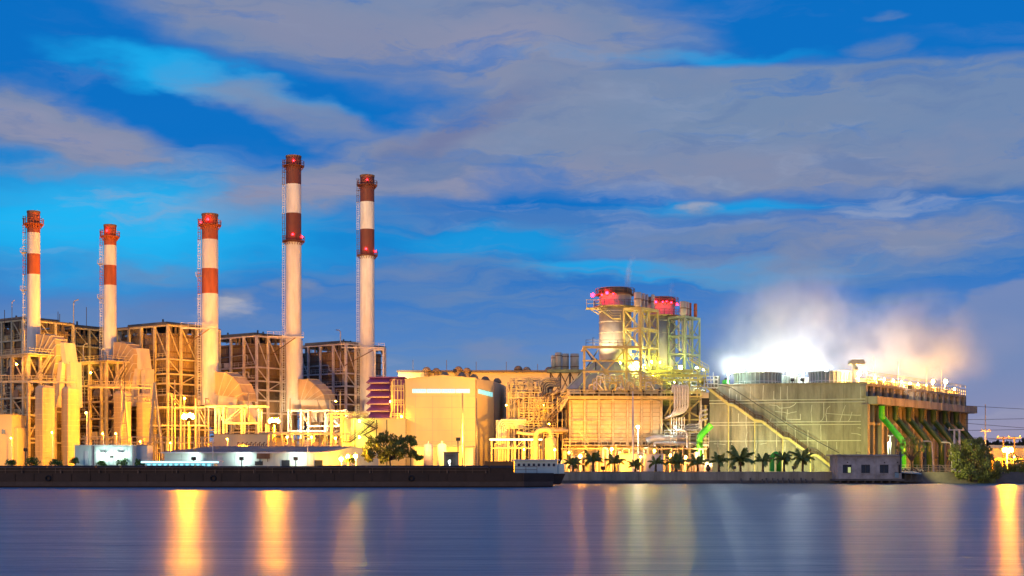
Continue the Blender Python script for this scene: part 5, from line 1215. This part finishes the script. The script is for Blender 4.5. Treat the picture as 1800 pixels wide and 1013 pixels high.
# ------------------------------------------------------------------ plants
def leafmat(name, col, c2):
    m = mat(name, col, .6, var=.45, scale=1.3, dirt=c2); return m
leaf_p = leafmat('palm_leaf', (.15,.22,.06), (.08,.12,.03)); bark = mat('bark', (.10,.075,.05), .9, var=.4, scale=3, bump=.4)
leaf_t = leafmat('tree_leaf', (.13,.18,.04), (.06,.08,.02)); leaf_b = leafmat('bush_leaf', (.17,.20,.05), (.07,.09,.025)); leaf_g = leafmat('low_bush_leaf', (.10,.2,.03), (.04,.09,.02))
leaf_y = leafmat('light_leaf', (.20,.24,.05), (.08,.11,.03))
def frond_mesh(L, droop, seed):
    r_ = random.Random(seed); b = MB(); pts = []
    for k in range(9):
        f_ = k/8; a = droop*f_; pts.append(Vector((L*math.sin(a)/max(.3,droop) if droop > .05 else L*f_, 0, L*(f_*.55-droop*.62*f_*f_))))
    b.tube(pts, [.06-.005*k for k in range(9)], 4)
    for k in range(20):
        f_ = .14+.86*k/19; i = min(7, int(f_*8)); p = pts[i].lerp(pts[i+1], f_*8-i); d = (pts[i+1]-pts[i]).normalized(); l = L*.25*math.sin(math.pi*(.12+.8*f_))**.7+.1
        for s_ in (-1,1):
            q = p+d*l*.55+Vector((0,s_,0))*l*.7-UZ*l*(.35+r_.uniform(0,.45)); w_ = d*.034
            b.add([p-w_, p+w_, p.lerp(q,.55)+w_*1.3+UZ*.05, q, p.lerp(q,.55)-w_*1.3+UZ*.05], [(0,1,2,3,4)])
    me = bpy.data.meshes.new('frond'); me.from_pydata(b.v, [], b.f); me.materials.append(leaf_p); return me
FR = [frond_mesh(1., d, i) for i, d in enumerate((.25,.6,.95,1.35,.8))]
def palm(px, py0, hw, Y, label, trunk=.9, seed=0):
    r_ = random.Random(seed); x = PX(px,Y); L = hw/F*Y*1.14; zc = PZ(py0,Y)-L*.62
    t = thing('palm_tree', label, 'palm tree', (x,Y,GZ), 'young palms along the sea wall')
    zc = max(zc, GZ+.5); pts = [Vector((x,Y,GZ-.1)), Vector((x+r_.uniform(-.1,.1),Y,(GZ+zc)/2)), Vector((x,Y,zc))]
    MB().tube(pts, [.26,.2,.17], 10).build('trunk', bark, t, smooth=True)
    n = r_.randint(10,13)
    for k in range(n):
        tier = k/n; me = FR[0] if tier < .18 else FR[1] if tier < .4 else FR[4] if tier < .6 else FR[2] if tier < .82 else FR[3]
        o = bpy.data.objects.new('frond', me); COL.objects.link(o); o.parent = t; o.location = (0,0,zc-GZ)
        s_ = L*r_.uniform(.85,1.15); o.scale = (s_,s_,s_); up = (1.15-1.35*tier)+r_.uniform(-.12,.12)
        o.rotation_euler = (r_.uniform(-.2,.2), -up*.62, k*2.4+r_.uniform(-.3,.3))
PL = [(1007,806,15,'palm at the left end of the row, nearest the marker post'),(1043,797,21,'palm left of the small lamp beside green glow'),(1080,803,17,'palm just left of the first white box cabin'),(1117,810,14,'low spreading palm before the first white box cabin'),
      (1153,805,15,'thin palm before the second white box cabin'),(1188,803,19,'palm right of the second white box cabin'),(1226,803,19,'dark palm at the foot of the tall green pipe'),(1264,800,17,'palm left of the largest palm'),
      (1302,793,26,'largest palm, before the left part of the concrete wall'),(1341,801,16,'palm left of the short green outlet'),(1378,797,17,'dark palm right of the short green outlet'),(1411,794,21,'yellow green lit palm under the staircase foot')]
for i, (px, py, hw, lab) in enumerate(PL): palm(px, py, hw, 259.5+(i%3)*.8, lab, seed=i)
def leaves(b, c, r, n, s, rr, sq=1.):
    for _ in range(n):
        while True:
            v = Vector((rr.uniform(-1,1), rr.uniform(-1,1), rr.uniform(-1,1)))
            if .25 < v.length < 1: break
        p = c+Vector((v.x*r, v.y*r, v.z*r*sq)); a = Vector((rr.gauss(0,1), rr.gauss(0,1), rr.gauss(0,1))).normalized(); u = a.cross(UZ)
        u = u.normalized() if u.length > .1 else Vector((1,0,0)); w_ = a.cross(u); k = s*rr.uniform(.6,1.3)
        b.add([p-u*k*.5, p+w_*k*.9, p+u*k*.5, p-w_*k*.9], [(0,1,2,3)])
def tree(name, label, cat, px, Y, clumps, lm, tr=.28, n=220, s=.28, fork=None, group=None, seed=0, zb=None):
    rr = random.Random(seed+50); x = PX(px,Y); t = thing(name, label, cat, (x,Y,zb if zb is not None else GZ), group); z0 = GZ if zb is None else zb
    fk = fork if fork is not None else 822; fz = max(PZ(fk,Y), z0+.4)
    MB().tube([Vector((x,Y,z0-.1)), Vector((x+.1,Y,(z0+fz)/2)), Vector((x,Y,fz))], [tr*1.2,tr,tr*.8], 8).build('trunk', bark, t, smooth=True)
    for (cx, cy_, r) in clumps:
        c = W(cx,cy_,Y)+Vector((0,rr.uniform(-1.2,1.2),0)); R_ = r/F*Y; mid = Vector((x,Y,fz)).lerp(c,.5)+Vector((rr.uniform(-.3,.3),0,.3))
        MB().tube([Vector((x,Y,fz-.1)), mid, c], [tr*.6,tr*.35,tr*.12], 6).build('limb', bark, t, smooth=True)
        b = MB(); leaves(b, c, R_, n, s, rr, .8)
        for k in range(4):
            e = c+Vector((rr.uniform(-1,1),rr.uniform(-1,1),rr.uniform(-.7,.9)))*R_; leaves(b, e, R_*.45, n//6, s, rr)
        b.build('leaf_clump', lm, t, kind='stuff')
tree('broadleaf_tree', 'dark spreading tree before the bright yellow annex', 'tree', 685, 262, [(655,782,13),(672,770,11),(690,772,12),(706,778,11),(720,772,8),(727,778,6),(668,792,14),(690,790,13),(710,792,10),(648,796,10),(650,806,8),(700,800,12),(725,797,8),(676,804,11),(735,805,6)], leaf_t, .2, 190, .3, 808, seed=1)
tree('bushy_tree', 'large rounded olive green bushy tree at the river bank', 'tree', 1705, 254, [(1690,792,13),(1705,782,12),(1722,778,10),(1712,795,16),(1690,810,16),(1682,800,10),(1730,795,12),(1738,808,13),(1715,815,18),(1695,828,17),(1725,830,17),(1748,822,13),(1705,842,12),(1690,840,10),(1730,842,12),(1680,818,8),(1752,836,10)], leaf_b, .3, 420, .2, 835, seed=2, zb=.6)
tree('twiggy_tree', 'sparse twiggy yellow green tree right of the pump house', 'tree', 1602, 258, [(1585,782,5),(1592,773,5),(1600,770,5),(1610,772,5),(1618,780,5),(1583,792,5),(1620,791,4),(1595,784,5),(1607,785,5),(1590,797,4),(1614,798,4),(1601,778,5),(1578,787,3),(1624,785,3)], leaf_y, .16, 50, .16, 812, seed=3)
for i, (px, py, r, lab) in enumerate(((20,812,9,'low bush at the left edge of the picture'),(57,810,11,'green bush under the leftmost upright duct'),(98,812,7,'small bush between the two left upright ducts'),(134,808,7,'small leafy shrub at the left end of the pale cabin'),(178,813,7,'bush before the pale cabin left lamp'),(214,811,9,'bush before the pale cabin right lamp'),(246,813,7,'bush before the orange cabinet'),(615,806,8,'small palm-like shrub beside the glaring shed lamps'))):
    tree('low_bush', lab, 'bush', px, 257.3, [(px-r*.5,py+2,r*.7),(px+r*.5,py+3,r*.7),(px,py,r*.7)], leaf_g, .06, 60, .22, 820, 'low bushes on the bank', 20+i)
for i, (px, py, r, lab) in enumerate(((1772,828,14,'dark reddish bush under the orange lamp'),(1792,820,17,'dark bush at the right edge'),(1750,838,12,'low dark bush right of the bushy tree'),(1820,828,20,'dark bush just past the right edge'))):
    tree('dark_bush', lab, 'bush', px, 256.6, [(px-r*.6,py+4,r*.7),(px+r*.6,py+2,r*.7),(px,py-2,r*.8),(px+2,py+10,r*.8)], leaf_t, .12, 170, .22, 838, 'dark bushes at the right bank', 30+i)
far_t = mat('far_foliage', (.05,.05,.03), .9, var=.4)
for i in range(16):
    px = 1738+i*13; tree('far_tree', ORD[i]+' dim skyline tree from the left behind the warehouse', 'tree', px, 420, [(px,783+(i*5)%4,8),(px+5,786,7)], far_t, .3, 60, .8, 822, 'trees behind the warehouse', 60+i)

# ------------------------------------------------------------------ barge and boats
Y = 205
t = thing('cargo_barge', 'long dark cargo barge lying low across the river', 'barge', W(430,857,Y))
def hull_ring(z, ins):
    xl, xr = PX(-60,Y), PX(945,Y); B_ = 9
    return [(xl+ins,Y+B_*.5,z)]+[(xl+2+ins,Y+ins,z),(xr-2,Y+ins,z),(xr+PX(30,Y)-PX(0,Y)-ins,Y+B_*.45,z),(xr-2,Y+B_-ins,z),(xl+2+ins,Y+B_-ins,z)]
zw = [-.4, PZ(855,Y), PZ(846,Y), PZ(834,Y)]
b = MB(); b.prism(hull_ring(-.5,.5), hull_ring(PZ(855,Y),.15)); b.prism(hull_ring(PZ(846.5,Y),.0), hull_ring(PZ(832,Y),0)); b.build('hull', hullm, t)
MB().prism(hull_ring(PZ(855,Y)+.004,.12), hull_ring(PZ(846.5,Y)-.004,.05)).build('hull_stripe', hulls, t)
x0_ = PX(-50,Y); x1_ = PX(903,Y); n = 22; w_ = (x1_-x0_)/n
MB().box((x0_,Y+.5,PZ(832,Y)+.004),(x1_,Y+8.5,PZ(823,Y))).build('coaming', hullm, t)
for k in range(n):
    a = x0_+k*w_; top = 818.5 if k < 9 or k > 13 else 819.5
    MB().prism([(a+.04,Y+.3,PZ(823,Y)+.004),(a+w_-.04,Y+.3,PZ(823,Y)+.004),(a+w_-.04,Y+8.7,PZ(823,Y)+.004),(a+.04,Y+8.7,PZ(823,Y)+.004)],
               [(a+.2,Y+.9,PZ(top,Y)),(a+w_-.2,Y+.9,PZ(top,Y)),(a+w_-.2,Y+8,PZ(top,Y)),(a+.2,Y+8,PZ(top,Y))]).build('hatch_cover', hullm, t)
for k in range(30): MB().bar((PX(-40+k*33,Y),Y-.06,PZ(846,Y)), (PX(-40+k*33,Y),Y-.06,PZ(833,Y)), .12).build('fender', hullm, t)
MB().rail([(PX(905,Y),Y+.6,PZ(832,Y)),(PX(944,Y),Y+.6,PZ(832,Y))], 1.0, .04).build('railing', dark, t)
for k in (4,14,26):
    px = -40+k*29; MB().lathe((PX(px,Y),0), [(.01,0)],3) if False else None
    b = MB(); c = Vector((PX(px+9,Y), Y-.12, PZ(841+(k*3)%2,Y))); b.tube([c+Vector((.36*math.cos(a),0,.36*math.sin(a))) for a in [j*math.pi/5 for j in range(11)]], .12, 6); b.build('tyre', blackm, t, smooth=True)
for k in range(14):
    px = -30+k*68; x = PX(px,Y); MB().lathe((x,Y+.15), [(.1,PZ(832,Y)),(.1,PZ(827,Y)),(.16,PZ(827,Y)),(.16,PZ(826,Y))], 8).build('bollard', rust, t)
MB().rail([(x0_,Y+.15,PZ(832,Y)),(PX(860,Y),Y+.15,PZ(832,Y))], .8, .03, 2.4).build('railing', rust, t)
s = thing('deck_container', 'brown orange deckhouse block on the barge stern', 'container', W(878,832,207)); orng = mat('orange_container', (.30,.13,.03), .6)
pboxo('body', orng, s, 852, 811, 903, 822.3, 207, 4)
for k in range(12): pboxo('rib', orng, s, 853+k*4.2, 812, 854.8+k*4.2, 822, 206.92, .08)
s = thing('tug_boat', 'pale teal decked tug boat beyond the right end of the barge', 'boat', W(950,852,222)); Y_ = 222
MB().prism([W(903,852,Y_),W(985,852,Y_),W(985,852,Y_)+Vector((0,5,0)),W(903,852,Y_)+Vector((0,5,0))], [W(902,833,Y_-.5),W(994,833,Y_),W(994,833,Y_)+Vector((0,5,0)),W(902,833,Y_-.5)+Vector((0,6,0))]).build('hull', hullm, s)
pboxo('cabin', teal, s, 905, 810, 980, 832.6, Y_+.6, 4); pboxo('cabin_roof', white, s, 900, 807.8, 984, 809.8, Y_, 5); pboxo('wheelhouse', teal, s, 980.3, 815, 992, 832.6, Y_+1, 3)
for k in range(8): 
    w_ = thing_part('window', s); pboxo('frame', white, w_, 909+k*8.8, 814, 915+k*8.8, 821, Y_+.5, .1); pboxo('pane', glass, w_, 909.8+k*8.8, 815, 914.2+k*8.8, 820, Y_+.44, .06)
s = thing('river_ferry', 'low pale blue river boat behind the barge, left', 'boat', W(310,852,228)); Y_ = 228
blu = mat('pale_blue_paint', (.40,.68,.74), .5, var=.1)
MB().prism([W(248,852,Y_),W(385,852,Y_),W(385,852,Y_)+Vector((0,4,0)),W(248,852,Y_)+Vector((0,4,0))], [W(242,826,Y_),W(392,826,Y_),W(392,826,Y_)+Vector((0,4,0)),W(242,826,Y_)+Vector((0,4,0))]).build('hull', hullm, s)
pboxo('cabin', blu, s, 255, 814, 376, 825.8, Y_+.5, 3); pboxo('roof', white, s, 248, 810.5, 384, 812, Y_, 4.4)
for k in range(13): pboxo('post', white, s, 256+k*9.6, 812, 257+k*9.6, 825.8, Y_+.2, .12)
for k in range(12): pboxo('window', litw, s, 259+k*9.6, 815.5, 264+k*9.6, 820, Y_+.44, .06)

member('light_strip', W(248,812.8,227.6), W(384,812.8,227.6), .22, mat('cyan_strip_light', (.45,.95,1), emit=2.5), s)
# ------------------------------------------------------------------ lamps (most floods and the in-plant work lamps are added)
HI = mat('high_mast_bulb', (1,.34,.004), emit=3200)
def lamp(px, py, Y, r, m, label, name='street_lamp', pole=True, base=None, group=None, arm=0, pm_=None):
    c = W(px,py,Y); t = thing(name, label, 'lamp', (c.x,c.y,GZ if pole and base is None else (PZ(base,Y) if base else c.z-1)), group)
    zb = GZ if base is None else PZ(base,Y); pm_ = pm_ or pale
    if pole:
        MB().tube([(c.x+arm,Y+.25,zb),(c.x+arm,Y+.25,c.z+r+.1)], [.14,.08], 8).build('pole', pm_, t, smooth=True)
        MB().bar((c.x+arm,Y+.25,c.z+r+.12), (c.x,Y,c.z+r+.12), .1).build('lamp_arm', pm_, t)
    MB().lathe((c.x,Y), [(r*1.1,c.z+r*.8),(r*.6,c.z+r*1.15),(.03,c.z+r*1.2)], 12, cap=False).build('lamp_hood', dark, t)
    if m is HI:                        # a ring of luminaires round the mast head
        for k in range(8): a = k*math.pi/4; ball('bulb', (c.x+r*1.9*math.cos(a),Y-.2+r*1.9*math.sin(a),c.z+r*.4*(k%2)), r*.8, m, t, 8)
        MB().lathe((c.x,Y), [(r*2.4,c.z+r*1.5),(r*2.4,c.z+r*1.6)], 16).build('luminaire_ring', dark, t)
    ball('bulb', (c.x,Y-.3,c.z-r*.4), r, m, t, 10); return t
lamp(331,733.5,290,.50,HI,'glaring orange high mast lamp left, below the third chimney', pole=True, group='glaring orange mast lamps')
lamp(482,741,300,.46,HI,'glaring orange high mast lamp right, below the tallest chimney', pole=True, group='glaring orange mast lamps')
lamp(152,725.5,284,.16,sod,'small orange yard lamp right of the upright ducts')
for px, py in ((600,806),(612,802),(625,801)):
    lamp(px,py,258,.36,sod,{600:'lowest left of three glaring lamps at the shed gable',612:'middle of three glaring lamps at the shed gable',625:'right of three glaring lamps at the shed gable'}[px], 'flood_lamp', group='glaring lamps at the shed gable')
for px, py, Y, r, m, lab in ((632,740,295.3,.20,yel,'upper glaring yellow lamp by the zigzag stairs'),(632,768,295.3,.18,yel,'lower glaring yellow lamp by the zigzag stairs'),(686,706,297.6,.12,sod,'small orange lamp on the louvred intake edge'),(706,732,297.6,.14,sod,'small orange lamp at the foot of the service ladder'),
        (1118,638,292.5,.40,yel,'brightest yellow green lamp under the nearer exhaust stack'),(1145,636,293,.18,yel,'yellow green lamp on the machinery deck, second'),(1160,637,294,.12,yel,'small yellow green lamp on the machinery deck, third'),(1196,645,300,.40,yel,'bright yellow green lamp under the farther exhaust stack'),(1224,647,303,.25,mer,'white green lamp at the right end of machinery deck'),(1236,650,303,.16,mer,'small white lamp beyond the machinery deck'),
        (1090,638,286,.14,yel,'yellow lamp on the portal beam before the stack'),(1147,660,295,.14,yel,'yellow green lamp among the deck pipes, lower'),
        (1187,751,283,.16,mer,'small white lamp below the looping header pipes'),(1185,672,292,.10,yel,'faint yellow lamp left of the header pipes')):
    lamp(px,py,Y,r,m,lab,'deck_lamp',pole=False)
lamp(1121,750,277,.24,mat('warm_white_bulb',(1,.85,.6),emit=900),'warm white lamp on a tall post before the panelled boiler', arm=.1)
for px, py, r, m, lab in ((1075,789,.26,sod,'glaring orange lamp at ground level under the panelled boiler'),(1020,801,.30,sod,'glaring orange lamp behind the left palms'),(1000,795,.16,sod,'small orange lamp left of the palms glow'),(1050,800,.12,sod,'tiny orange lamp between the left palms'),(1150,792,.2,sod,'orange lamp above the second white box cabin'),(1178,800,.22,sod,'orange lamp right of the white box cabins'),(1205,803,.22,sod,'orange lamp left of the tall green pipe'),(1126,803,.16,sod,'orange lamp between the two white box cabins')):
    lamp(px,py,274,r,m,lab,'yard_lamp', group='orange yard lamps at the boiler foot')
for px, py, Y, r, lab in ((505,768,284,.2,'orange lamp in the open pump shelter, left'),(548,768,284,.22,'orange lamp in the open pump shelter, middle'),(590,770,284,.2,'orange lamp in the open pump shelter, right'),(400,772,280,.13,'orange lamp before the long yard wall'),(181,762,277,.13,'left orange lamp above the pale cabin'),(204,762,277,.13,'right orange lamp above the pale cabin'),(247,776,270,.12,'orange lamp above the orange cabinet'),(92,760,300,.16,'orange lamp between the left upright ducts'),(20,770,296,.16,'orange lamp on the left edge annex'),
        (160,800,298,.16,'orange lamp behind the pale cabin'),(300,778,300,.16,'orange lamp behind the A-shaped tower'),(965,745,284,.14,'orange lamp above the pressure vessel'),(921,790,286,.16,'orange lamp under the low pipe rack'),(975,790,281,.2,'orange lamp beside the pressure vessel'),(890,712,296,.16,'orange lamp on the tall pipe rack'),(955,712,294,.14,'orange lamp on the upper pipe rack')):
    lamp(px,py,Y,r,sodl,lab,'work_lamp',pole=py > 755)
# work lamps added inside the plant for a golden glow
for px, py, Y, r, lab in ((30,640,310,.2,'added work lamp on the platform under the leftmost chimney'),(160,655,326,.2,'added work lamp on the platform under the second chimney'),(325,700,328,.22,'added work lamp low on the third boiler house'),(440,705,352,.2,'added work lamp low on the fourth boiler house'),(590,705,376,.18,'added work lamp low on the fifth boiler house')):
    lamp(px,py,Y,r,sodl,lab,'work_lamp',pole=False)
# building floods: hooded heads on posts, most added to brighten walls, stacks and steam
def fill_flood(px, py, Y, target, power, col, label, ang=70, base=None):
    c = W(px,py,Y); d = (Vector(target)-c).normalized(); t = thing('flood_lamp', label, 'lamp', (c.x,c.y,base or GZ), 'mostly added floodlights aimed at the plant')
    MB().tube([(c.x,c.y,base or GZ),(c.x,c.y,c.z-.3)], .1, 8).build('pole', dark, t, smooth=True)
    MB().bar(c-d*.5, c-d*.05, .8, .6).build('lamp_head', dark, t)
    l = bpy.data.lights.new('fill_flood_light', 'SPOT'); l.energy = power; l.color = col; l.spot_size = R(ang); l.spot_blend = .6; l.shadow_soft_size = .25
    o = bpy.data.objects.new('fill_flood_light', l); COL.objects.link(o); o.parent = t; o.location = c+d*.1-t.location; o.rotation_euler = d.to_track_quat('-Z','Y').to_euler()
SOD = (1,.38,.015); WRM = (1,.74,.38); YG = (.85,1,.18); WHT = (.85,1,.92)
fill_flood(331,736,287.5,(-106,330,52),330000,(1,.42,.03),'added floodlight on the left mast aimed at the two left chimneys',58)
fill_flood(334,736,288,(-75,342,40),300000,WRM,'added floodlight on the left mast aimed at the third chimney',60)
fill_flood(479,744,298,(-57,367,45),560000,WRM,'added floodlight on the right mast aimed at the tallest chimney',50)
fill_flood(485,744,298,(-41,391,42),560000,WRM,'added floodlight on the right mast aimed at the farthest chimney',50)
fill_flood(45,790,285,(-108,312,14),15000,SOD,'added floodlight at the left fence aimed at the leftmost ducts',90)
fill_flood(280,790,288,(-85,332,22),90000,SOD,'added floodlight aimed at the second ducts and third boiler',100)
fill_flood(430,800,283,(-65,350,24),260000,SOD,'added floodlight behind the white shed aimed at the boilers',100)
fill_flood(560,800,290,(-48,370,22),130000,SOD,'added floodlight in the pump yard aimed at the far boilers',95)
fill_flood(805,772,266,(-15,299,12),32000,(1,.48,.05),'added floodlight near the dark kiosk aimed at the beige hall',110)
fill_flood(722,772,270,(-18,299,10),17000,(1,.48,.05),'added floodlight beside the dark tree aimed at the beige hall',110)
fill_flood(900,820,275,(8,300,14),42000,SOD,'added floodlight aimed at the tall pipe rack',100)
fill_flood(1060,822,262,(20,287,12),27000,SOD,'added floodlight by the palms aimed at the panelled boiler',100)
fill_flood(1395,822,276,(53,290,4),8000,(.86,1,.45),'added pale green floodlight under the staircase aimed at the concrete wall',120)
fill_flood(1490,818,270,(66,287,8),9000,(1,.95,.14),'added yellow tinted floodlight by the pump house aimed at the concrete wall',115)
fill_flood(1290,822,277,(45,292,3),6000,(1,.8,.4),'added warm floodlight behind the palms aimed at the concrete wall',120)
fill_flood(1245,822,275,(40,291,14),12000,(1,.62,.22),'added warm floodlight beside the green pipe aimed up the concrete wall',70)
fill_flood(1563,822,263,(76,288,10),2200,(.75,1,.2),'added green tinted floodlight aimed at the green risers',90)
fill_flood(1650,822,271,(95,312,12),3000,(1,.62,.32),'added warm floodlight aimed at the ribbed side of the cooling tower',80)
# more floods, mostly added, then lamps on the right
for px_, lab_, c_, tx_ in ((1278,'first added upward floodlight on the tower parapet, at the stair head',(.88,1,.97),54),(1393,'second added upward floodlight on the tower parapet, between the fan stacks',(.95,1,.97),63),(1412,'third added upward floodlight on the tower parapet, left of the right fan stack',(1,.98,.94),72),(1515,'fourth added upward floodlight on the tower parapet, by the hoist post',(1,.93,.84),84)):
    fill_flood(px_,666,303,(tx_,313,ZT+15),STUP,c_,lab_,105,ZT)
fill_flood(1600,680,297,(95,316,ZT+13),STUP*.6,(1,.80,.66),'fifth added upward floodlight behind the orange deck lamps',105,ZT)
fill_flood(108,672,323,(-108,338,32),9000,(1,.50,.06),'added floodlight on the first gallery aimed up at the nearest boiler house',110,19.)
fill_flood(238,682,340,(-98,354,34),9000,(1,.50,.06),'added floodlight on the second gallery aimed up at the braced boiler house',110,19.)
fill_flood(1138,652,294.5,(20,298,36),11000,(1,.72,.32),'added floodlight on the machinery deck aimed up at the larger stack',90,22.5)
fill_flood(1192,655,303,(33,314,37),4500,(1,.76,.30),'added floodlight on the machinery deck aimed up at the smaller stack',90,22.5)
fill_flood(1047,632,289.5,(20,298,36),14000,(1,.72,.36),'added floodlight on the steel portal aimed up at the larger stack',80,23.)
fill_flood(800,652,336,(-12,350,22),7000,SOD,'added floodlight on the beige hall roof aimed at the turbine hall',140,22.4)
fill_flood(935,690,334,(6,350,22),9000,SOD,'added floodlight on the pipe racks aimed at the turbine hall and silos',140,16)
fill_flood(340,806,259.5,(-60,262,5),480,WHT,'added white floodlight left before the long white shed',130)
fill_flood(425,806,259.5,(-50,262,5),560,WHT,'white floodlight middle before the long white shed',130)
fill_flood(520,806,259.5,(-40,262,5),480,WHT,'added white floodlight right before the long white shed',130)
fill_flood(1583,797,249.5,(83,255,5),11000,(1,.85,.22),'added floodlight on the pump house roof aimed at the bushy tree',70)
lamp(1562,779,262,.12,mat('green_white_bulb',(.8,1,.5),emit=900),'green white lamp on a post above the pump house roof')
lamp(1565,767,300,.1,mer,'white pole lamp in front of the green riser') if False else None
lamp(1771,792,276,.40,HI,'glaring orange lamp on the poles at the right edge', base=829)
lamp(1782,803,270,.14,sod,'small orange lamp below the glaring one at the right edge')
t = thing('street_lamp', 'slim white double armed lamp post before the green risers', 'lamp', W(1565,829,262))
member('pole', Vector((PX(1565,262),262,GZ)), W(1565,766,262), .2, white, t)
for k in range(3): pboxo('bracket', white, t, 1561+k*3, 765+k%2, 1564+k*3, 767, 262, .3)
for px, x2, py, Y_, lab in ((1638,1626,776,266,'leaning street lamp right of the twiggy tree, unlit'),(1671,1658,778,262,'slim street lamp left of the bushy tree, unlit')):
    t = thing('street_lamp', lab, 'lamp', W(px,829,Y_)); MB().tube(rounded([Vector((PX(px+3,Y_),Y_,GZ)), W(px,py,Y_), W(x2,py,Y_)], .5), .1, 8).build('pole', pale, t, smooth=True); pboxo('lamp_head', pale, t, x2-2, py-1.5, x2+6, py+.5, Y_-.2, .4)
lamp(790,811,258,.14,mer,'greenish white lamp low by the dark kiosk', base=829)
t = thing('mast', 'tall thin pale mast before the panelled boiler', 'mast', W(1112.5,829,268)); MB().tube([Vector((PX(1112.5,268),268,GZ)), W(1112.5,688,268)], [.24,.08], 8).build('pole', white, t, smooth=True)
for px, py, lab in ((813,690,'tall thin pole against the beige hall'),(838,700,'thin drain-like pole at the corner of the beige hall')):
    tag(MB().bar(Vector((PX(px,270),270,GZ)), W(px,py,270), .16).build('pole', cream), lab, 'pole')
for i, (px, py) in enumerate(((307,668),(361,700),(157,722),(213,668),(437,690),(510,700),(580,700),(598,690))):
    tag(MB().bar(Vector((PX(px,288),288,GZ)), W(px,py,288), .2).build('yard_mast', cream), ORD[i]+' slim lit mast in the list, '+['between the A-shaped towers and first glaring lamp','left of the third chimney foot','just right of the upright ducts','beside the left A-shaped tower','between third chimney and right glaring lamp','right of the second glaring lamp','right of the tallest chimney flue','at the left end of the yellow annex'][i], 'mast', 'slim masts in the switchyard')
# cooling tower deck lamps
SW = mat('steam_white_bulb', (.9,1.,.97), emit=DECKW); SO = mat('steam_orange_bulb', (1,.52,.12), emit=DECKO)
for px, py, Y, r, lab in ((1280,656,290.5,.26,'white deck lamp at the stair head of the cooling tower'),(1398,655,313,.3,'white deck lamp between the two large fan stacks'),(1412,652,317,.26,'farther white deck lamp between the fan stacks'),(1452,651,309,.3,'white deck lamp behind the right large fan stack'),(1340,650,310,.3,'white deck lamp behind the left large fan stack'),(1305,650,306,.26,'white deck lamp behind the left edge of the left fan stack')):
    lamp(px,py,Y,r,SW if px > 1290 else mer,lab,'deck_lamp', base=674, group='white lamps on the cooling tower deck')
tag(MB().bar(W(1380,674,289.5), W(1380,653,289.5), .12).build('post', dark), 'dark lamp post with round head between the fan stacks', 'post')
for i, (u, o, h, r) in enumerate(((1,-2,2.2,.40),(3,-4,3.2,.36),(8,-1.4,1.6,.2),(13,-1.4,1.5,.2),(18,-1.4,1.5,.2),(23,-1.4,1.5,.18),(28,-1.4,1.4,.2),(33,-1.4,1.4,.2),(38,-1.4,1.4,.18),(43,-1.6,2.6,.34),(52,-1.8,3.0,.40),(57,-1.4,1.5,.2),(16,-9,2.,.3),(30,-9,2,.3),(44,-9,2,.3))):
    p = RP(u*RL/60.5,ZT+h,o); Yp = p.y; px = 900+p.x/Yp*F; py = HY-(p.z-H)/Yp*F
    names = ['first big','second big','first small','second small','third small','fourth small','fifth small','sixth small','seventh small','left of two starry','right of two starry','last small','near rear','middle rear','far rear']
    lamp(px,py,Yp,r,SO,names[i]+' orange lamp along the cooling tower edge, from the hoist','deck_lamp', base=HY-(ZT-H)/Yp*F, group='orange lamps on the cooling tower deck')

if HAZE:
    hm = bpy.data.materials.new('haze'); hm.use_nodes = True; ht = hm.node_tree; ht.nodes.clear()
    ho = ht.nodes.new('ShaderNodeOutputMaterial'); hv = ht.nodes.new('ShaderNodeVolumePrincipled'); ht.links.new(hv.outputs[0], ho.inputs['Volume'])
    hv.inputs['Color'].default_value = (.95,.96,1,1); hv.inputs['Density'].default_value = HAZE
    tag(MB().box((-3100,-310,-2), (3100,3100,92)).build('haze', hm), 'thin evening haze over the river and plant', 'haze', kind='stuff')
